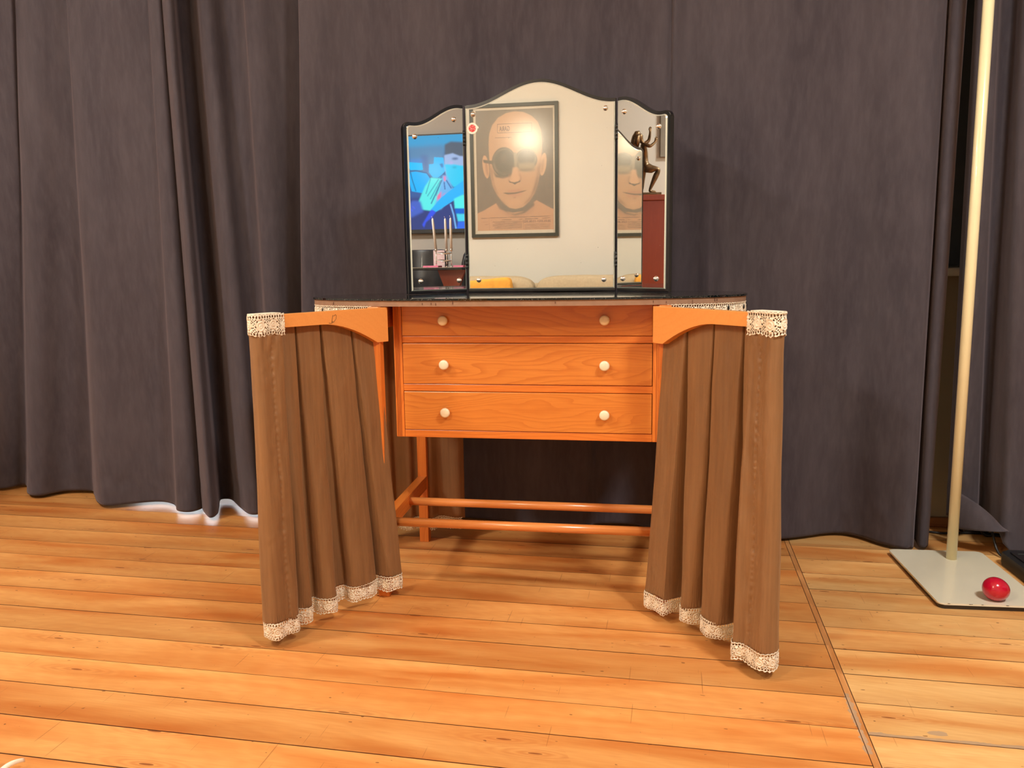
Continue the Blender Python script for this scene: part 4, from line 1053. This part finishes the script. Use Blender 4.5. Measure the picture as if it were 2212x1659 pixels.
# ---- high console with candelabra, papers, chairs
tb = thing('console_table', 'dark glass-topped console on a red brown pedestal below the television', 'console table', (2.42, 1.10, 0))
MB().box((0, 0, .806), (.56, .86, .016), bevel=.003).build('table_top', M['black'], tb)
MB().box((-.279, 0, .8145), (.004, .86, .0016)).build('edge_trim', M['chrome'], tb)
pd = MB(); pd.prism([(.24, .797), (.42, .797), (.352, .62), (.34, .05), (.32, .05), (.306, .62)], -.02, .02, Matrix(((0, 0, 1, 0), (1, 0, 0, 0), (0, 1, 0, 0), (0, 0, 0, 1))))
pdm = pd.build('pedestal', M['mahogany'], tb); pdm.location = (-.16, 0, 0)
MB().box((-.16, .325, .025), (.30, .30, .05), bevel=.004).build('pedestal_foot', M['mahogany'], tb)
pd2 = MB(); pd2.box((-.0, -.33, .41), (.30, .03, .77)); pd2.build('side_panel', M['mahogany'], tb)
ca = thing('candelabra', 'low chrome three-armed candle holder on the console', 'candle holder', (2.2, 1.385, .8145))
cpos = [(0, -.040), (.05, .015), (0, .060)]
for (x, y) in cpos:
    MB().tube([(x, y, 0), (x, y, .030), (x, y, .105)], .0035, 12).lathe([(0, 0), (.009, 0), (.010, .004), (.004, .008), (0, .008)], (x, y, 0), 20).lathe([(0, .100), (.009, .102), (.009, .116), (.007, .116), (.007, .106), (0, .106)], (x, y, 0), 20).build('stem', M['chrome'], ca)
for z in (.042, .088): 
    pts = [(*cpos[0], z), (*cpos[1], z), (*cpos[2], z), (*cpos[0], z)]
    rm = MB()
    for k in range(3):
        a, b = Vector(pts[k]), Vector(pts[k + 1]); md = (a + b) / 2; md += Vector((.012, 0, .004)) * (1 if k != 2 else -1)
        rm.tube([tuple(p) for p in resample([tuple(a), tuple(md), tuple(b)], 12)[0]], .0042, 10)
    rm.build('ring', M['chrome'], ca)
first = None
for k, ((x, y), tilt, lab) in enumerate(zip(cpos, (.085, .02, .0), ('white taper candle leaning left in the chrome holder', 'white taper candle in the middle socket of the chrome holder', 'white taper candle standing upright in the right socket of the chrome holder'))):
    if first is None:
        cdl = MB().lathe([(0, 0), (.0082, 0), (.0074, .17), (.0062, .195), (.003, .201), (0, .201)], (0, 0, 0), 20).build('taper_candle', M['wax'])
        wk = MB().tube([(0, 0, .199), (0, -.002, .208), (0, -.006, .214)], .0009, 8).build('wick', M['paper'], cdl); first = cdl
    else:
        cdl = first.copy(); COL.objects.link(cdl); w2 = first.children[0].copy(); COL.objects.link(w2); w2.parent = cdl
    cdl.location = (2.2 + x, 1.385 + y, .8145 + .1065); cdl.rotation_euler = (tilt, 0, 0)
    tag(cdl, lab, 'candle', 'taper candles in the chrome holder')
def pad(y0, y1, x0, lab):
    o = MB().box((0, 0, .006), (.09, y1 - y0, .012), bevel=.001).build('note_pad', M['pink']); o.location = (x0, (y0 + y1) / 2, .8142); tag(o, lab, 'note pad', 'pink note pads on the console'); return o
pad(1.265, 1.365, 2.215, 'bright pink note pad left of the candle holder on the console')
pad(1.46, 1.525, 2.23, 'bright pink note pad at the right end of the console')
cd = MB().box((0, 0, .055), (.003, .075, .11)).build('greeting_card', M['paper']); cd.location = (2.30, 1.335, .8142); tag(cd, 'pale pink card standing behind the candle holder', 'card')
def chair(loc, rz, lab, name='leather_chair'):
    ch = thing(name, lab, 'chair', loc, rz, 'black leather chairs round the console')
    m = MB(); n = 22; V = np.zeros((16, n, 3))
    for i in range(16):
        z = .44 + (.50) * i / 15
        for j in range(n):
            a = (j / (n - 1) - .5) * 2.2; r = .22 + .02 * (i / 15)
            edge = max(0, abs(j / (n - 1) - .5) * 2 - .75) / .25
            V[i, j] = (-r * math.cos(a) + .10 - .05 * (i / 15), r * math.sin(a), z - .10 * edge ** 2 * (i / 15))
    b = obj('backrest', grid_mesh('backrest', V), M['leather'], ch); solid(b, .035); bv = b.modifiers.new('soft', 'BEVEL'); bv.width = .012; bv.segments = 3
    cushion('seat', (.03, 0, .43), (.44, .44, .09), M['leather'], ch)
    for x, y in ((.20, .18), (.20, -.18), (-.16, .18), (-.16, -.18)): MB().tube([(x * .85, y * .85, .40), (x, y, 0)], .011, 12).build('leg', M['chrome'], ch)
    return ch
c1 = chair((2.78, 1.02, 0), PI, 'black leather tub chair behind the left end of the console')
c2 = chair((2.82, 1.55, 0), PI, 'black leather tub chair behind the right end of the console')
c3 = chair((1.86, 1.10, -.0), 0, 'black leather tub chair pulled up in front of the console')
for ch in (c3,):
    ch.scale = (1, 1, .82)

# ---- bronze figure on a mahogany plinth, picture behind it (left wall)
pn = thing('plinth', 'red brown mahogany plinth carrying the bronze figure', 'plinth', (-2.50, 1.935, 0))
MB().box((0, 0, .578), (.24, .232, 1.156), bevel=.003).build('plinth_column', M['mahogany'], pn)
MB().box((0, 0, 1.171), (.256, .248, .030), bevel=.003).build('plinth_cap', M['mahogany'], pn)
fx = -2.44
fg = thing('bronze_figure', 'small bronze figure of a kneeling long-haired woman raising both arms on the plinth', 'statuette', (fx, 1.92, 1.1862))
def fp(x, y, z): return (x - fx, y - 1.92, z - 1.1862)
MB().box(fp(-2.44, 1.915, 1.1925), (.11, .155, .0125), bevel=.002).build('statuette_base', M['bronze'], fg)
pts = {'pelvis': (fp(-2.44, 1.925, 1.335), .020), 'waist': (fp(-2.44, 1.921, 1.375), .0135), 'chest': (fp(-2.44, 1.927, 1.425), .0205), 'neckb': (fp(-2.44, 1.936, 1.460), .010), 'neck': (fp(-2.44, 1.942, 1.476), .0075), 'headb': (fp(-2.44, 1.950, 1.494), .0155), 'headt': (fp(-2.44, 1.958, 1.510), .014),
       'shR': (fp(-2.412, 1.924, 1.452), .0095), 'elR': (fp(-2.405, 1.898, 1.440), .0072), 'wrR': (fp(-2.415, 1.872, 1.462), .005), 'haR': (fp(-2.417, 1.866, 1.474), .0055),
       'shL': (fp(-2.468, 1.930, 1.455), .0095), 'elL': (fp(-2.472, 1.897, 1.480), .0072), 'wrL': (fp(-2.462, 1.892, 1.520), .005), 'haL': (fp(-2.460, 1.893, 1.533), .0055),
       'hipR': (fp(-2.426, 1.918, 1.328), .0175), 'knR': (fp(-2.422, 1.848, 1.322), .0125), 'caR': (fp(-2.422, 1.868, 1.280), .0118), 'anR': (fp(-2.422, 1.892, 1.225), .0065), 'heR': (fp(-2.422, 1.898, 1.207), .0075), 'toR': (fp(-2.422, 1.862, 1.203), .0060),
       'hipL': (fp(-2.455, 1.930, 1.325), .0175), 'thL': (fp(-2.458, 1.934, 1.265), .0145), 'knL': (fp(-2.458, 1.938, 1.214), .0115), 'caL': (fp(-2.458, 1.968, 1.212), .0110), 'anL': (fp(-2.458, 1.996, 1.210), .0065), 'toL': (fp(-2.458, 2.006, 1.204), .0055)}
eds = [('pelvis', 'waist'), ('waist', 'chest'), ('chest', 'neckb'), ('neckb', 'neck'), ('neck', 'headb'), ('headb', 'headt'), ('chest', 'shR'), ('shR', 'elR'), ('elR', 'wrR'), ('wrR', 'haR'), ('chest', 'shL'), ('shL', 'elL'), ('elL', 'wrL'), ('wrL', 'haL'),
       ('pelvis', 'hipR'), ('hipR', 'knR'), ('knR', 'caR'), ('caR', 'anR'), ('anR', 'heR'), ('heR', 'toR'), ('pelvis', 'hipL'), ('hipL', 'thL'), ('thL', 'knL'), ('knL', 'caL'), ('caL', 'anL'), ('anL', 'toL')]
names = list(pts)
for side, base in (('R', fp(-2.417, 1.866, 1.474)), ('L', fp(-2.460, 1.893, 1.533))):
    for k in range(4):
        d = (k - 1.5) * .0030; nm = 'f%s%d' % (side, k); ln = (.016, .019, .018, .014)[k]
        pts[nm + 'a'] = ((base[0] + d * .3, base[1] + d * 1.2, base[2] + ln * .5), .0017); pts[nm + 'b'] = ((base[0] + d * .4 + .001, base[1] + d * 1.5 - .001, base[2] + ln), .0013)
        eds += [('ha' + side, nm + 'a'), (nm + 'a', nm + 'b')]
    pts['t%s' % side] = ((base[0] + .002, base[1] - .010 if side == 'R' else base[1] + .009, base[2] + .006), .0016); eds.append(('ha' + side, 't%s' % side))
names = list(pts)
me = bpy.data.meshes.new('body'); me.from_pydata([pts[n][0] for n in names], [(names.index(a), names.index(b)) for a, b in eds], [])
bo = obj('body', me, M['bronze'], fg)
sm = bo.modifiers.new('skin', 'SKIN'); sm.use_smooth_shade = True; sm.branch_smoothing = .3
for i, n in enumerate(names):
    sv = me.skin_vertices[0].data[i]; sv.radius = (pts[n][1] * (1.0 if n[0] in 'ft' and n[-1] in 'abRL' and len(n) < 4 else 1.38), pts[n][1] * (1.0 if n[0] in 'ft' and n[-1] in 'abRL' and len(n) < 4 else 1.38)); sv.use_root = (n == 'pelvis')
ss = bo.modifiers.new('sub', 'SUBSURF'); ss.levels = 2; ss.render_levels = 2
# face features and flowing hair as their own pieces of the figure
hr = MB()
hr.tube([fp(-2.44, 1.950, 1.519), fp(-2.44, 1.962, 1.514), fp(-2.44, 1.972, 1.494), fp(-2.44, 1.976, 1.474), fp(-2.44, 1.982, 1.452), fp(-2.44, 1.990, 1.436)], [.010, .0175, .020, .0215, .019, .006], 20)
hr.tube([fp(-2.44, 1.956, 1.508), fp(-2.42, 1.966, 1.488), fp(-2.424, 1.966, 1.462), fp(-2.43, 1.962, 1.440)], [.012, .015, .015, .005], 16)
for k in range(7):
    a = -1.2 + .4 * k; hr.tube([fp(-2.44 + .017 * math.sin(a), 1.962 + .012 * math.cos(a), 1.505), fp(-2.44 + .023 * math.sin(a), 1.975 + .016 * math.cos(a), 1.475), fp(-2.44 + .020 * math.sin(a), 1.984 + .012 * math.cos(a), 1.440)], [.003, .004, .0015], 8)
hr.build('hair', M['bronze'], fg)
fc = MB(); fc.tube([fp(-2.44, 1.938, 1.506), fp(-2.44, 1.9335, 1.500), fp(-2.44, 1.937, 1.4965)], [.001, .0026, .0018], 8)
fc.tube([fp(-2.445, 1.937, 1.489), fp(-2.44, 1.9355, 1.489), fp(-2.435, 1.937, 1.489)], .0014, 8)
for s_ in (-1, 1): fc.tube([fp(-2.44 + s_ * .0045, 1.939, 1.504), fp(-2.44 + s_ * .0078, 1.941, 1.5035)], .0015, 8)
fc.build('face', M['bronze'], fg)

wp = thing('wall_picture', 'grey-framed picture in green and orange on the left wall behind the bronze figure', 'picture', (X0, 1.47, 1.48))
m = MB()
for (y0, y1, z0, z1) in ((1.20, 1.232, 1.48, 2.1), (1.708, 1.74, 1.48, 2.1), (1.232, 1.708, 1.48, 1.505), (1.232, 1.708, 2.075, 2.1)): m.box((.011, (y0 + y1) / 2 - 1.47, (z0 + z1) / 2 - 1.48), (.022, y1 - y0, z1 - z0))
m.build('frame', M['frame_gy'], wp)
c = canvas(60, 80, (70, 96, 84)); poly(c, [(0, 0), (1, 0), (1, .3), (0, .25)], (120, 140, 120), 2); poly(c, [(.6, .3), (1, .35), (1, .6), (.65, .55)], (206, 140, 60), 2); poly(c, [(0, .6), (1, .55), (1, 1), (0, 1)], (40, 70, 66), 3)
picture('print', c, (.012, 1.708 - 1.47, 2.075 - 1.48), (0, -.476, 0), (0, 0, -.57), vcol('wall_picture_print', .5), wp)

# ------------------------------------------------------------------ light, camera, look
def area_light(name, loc, size, power, color, rot=(0, 0, 0)):
    l = bpy.data.lights.new(name, 'AREA'); l.energy = power; l.color = color; l.shape = 'DISK'; l.size = size
    o = bpy.data.objects.new(name, l); COL.objects.link(o); o.location = loc; o.rotation_euler = rot; return o
# hanging globe lamp up and to the left of the camera
lamp = thing('pendant_lamp', 'opal glass globe lamp hanging from the ceiling in front of the curtains', 'lamp', (-1.20, -.20, 2.03))
MB().lathe([(0, .085), (.03, .080), (.06, .060), (.08, .028), (.085, 0), (.08, -.028), (.06, -.06), (.03, -.08), (0, -.085)], (0, 0, 0), 32).build('globe', M['opal'], lamp, True)
MB().tube([(0, 0, .085), (0, 0, ZC - 2.03)], .003, 8).build('cord', M['blackmatt'], lamp)
MB().lathe([(0, ZC - 2.03), (.05, ZC - 2.03), (.05, ZC - 2.05), (.02, ZC - 2.08), (0, ZC - 2.08)], (0, 0, 0), 24).build('ceiling_rose', M['windowframe'], lamp)
# unseen fill lamp, added at the ceiling to brighten the right side
cl = thing('fill_lamp', 'unseen flat round fill lamp added above the right side of the room', 'lamp', (1.15, .35, ZC))
MB().lathe([(0, 0), (.24, 0), (.24, -.03), (.235, -.035)], (0, 0, 0), 48).build('lamp_ring', M['windowframe'], cl)
t = NT('fill_lamp_diffuser'); t.set(Base_Color=(.9, .85, .75), Emission_Color=(1.0, 1.0, .98), Emission_Strength=170.0)
MB().lathe([(.232, -.036), (.20, -.048), (.12, -.056), (0, -.058)], (0, 0, 0), 48).build('diffuser', t.m, cl)

cl2 = cl.copy(); COL.objects.link(cl2); cl2.location = (-2.25, .55, ZC); cl2.scale = (.85, .85, .85)  # second fill lamp, added to lift the brightness of the left wall
for ch in list(cl.children):
    q = ch.copy(); COL.objects.link(q); q.parent = cl2
for o_ in (cl, cl2): o_['group'] = 'added flat fill lamps'
cl2['label'] = 'smaller unseen flat round fill lamp added above the left side of the room'
w = bpy.data.worlds.new('daylight'); SC.world = w; w.use_nodes = True
nt = w.node_tree; nt.nodes.clear()
bg = nt.nodes.new('ShaderNodeBackground'); ou = nt.nodes.new('ShaderNodeOutputWorld')
bg.inputs[0].default_value = (.80, .90, 1.0, 1); bg.inputs[1].default_value = 6.0
nt.links.new(bg.outputs[0], ou.inputs[0])

cam = bpy.data.cameras.new('camera'); co = bpy.data.objects.new('camera', cam); COL.objects.link(co); SC.camera = co
cam.sensor_width = 36.0; cam.lens = 36.0 * 1754.87 / 2212; cam.clip_start = .02
r = Vector((0.98095236, 0.19369489, -0.01465478)); u = Vector((-0.01410821, 0.14628744, 0.98914152)); f = Vector((-0.19373547, 0.97009395, -0.1462337))
co.matrix_world = Matrix(((r.x, u.x, -f.x, 0), (r.y, u.y, -f.y, 0), (r.z, u.z, -f.z, .83), (0, 0, 0, 1)))
SC.view_settings.view_transform = 'Standard'; SC.view_settings.look = 'None'; SC.view_settings.gamma = 1.0
SC.view_settings.use_curve_mapping = False; SC.view_settings.exposure = -0.21
SC.cycles.max_bounces = 10; SC.cycles.glossy_bounces = 6; SC.cycles.transmission_bounces = 6; SC.cycles.transparent_max_bounces = 8
SC.cycles.sample_clamp_indirect = 6.0; SC.cycles.caustics_reflective = False; SC.cycles.caustics_refractive = False
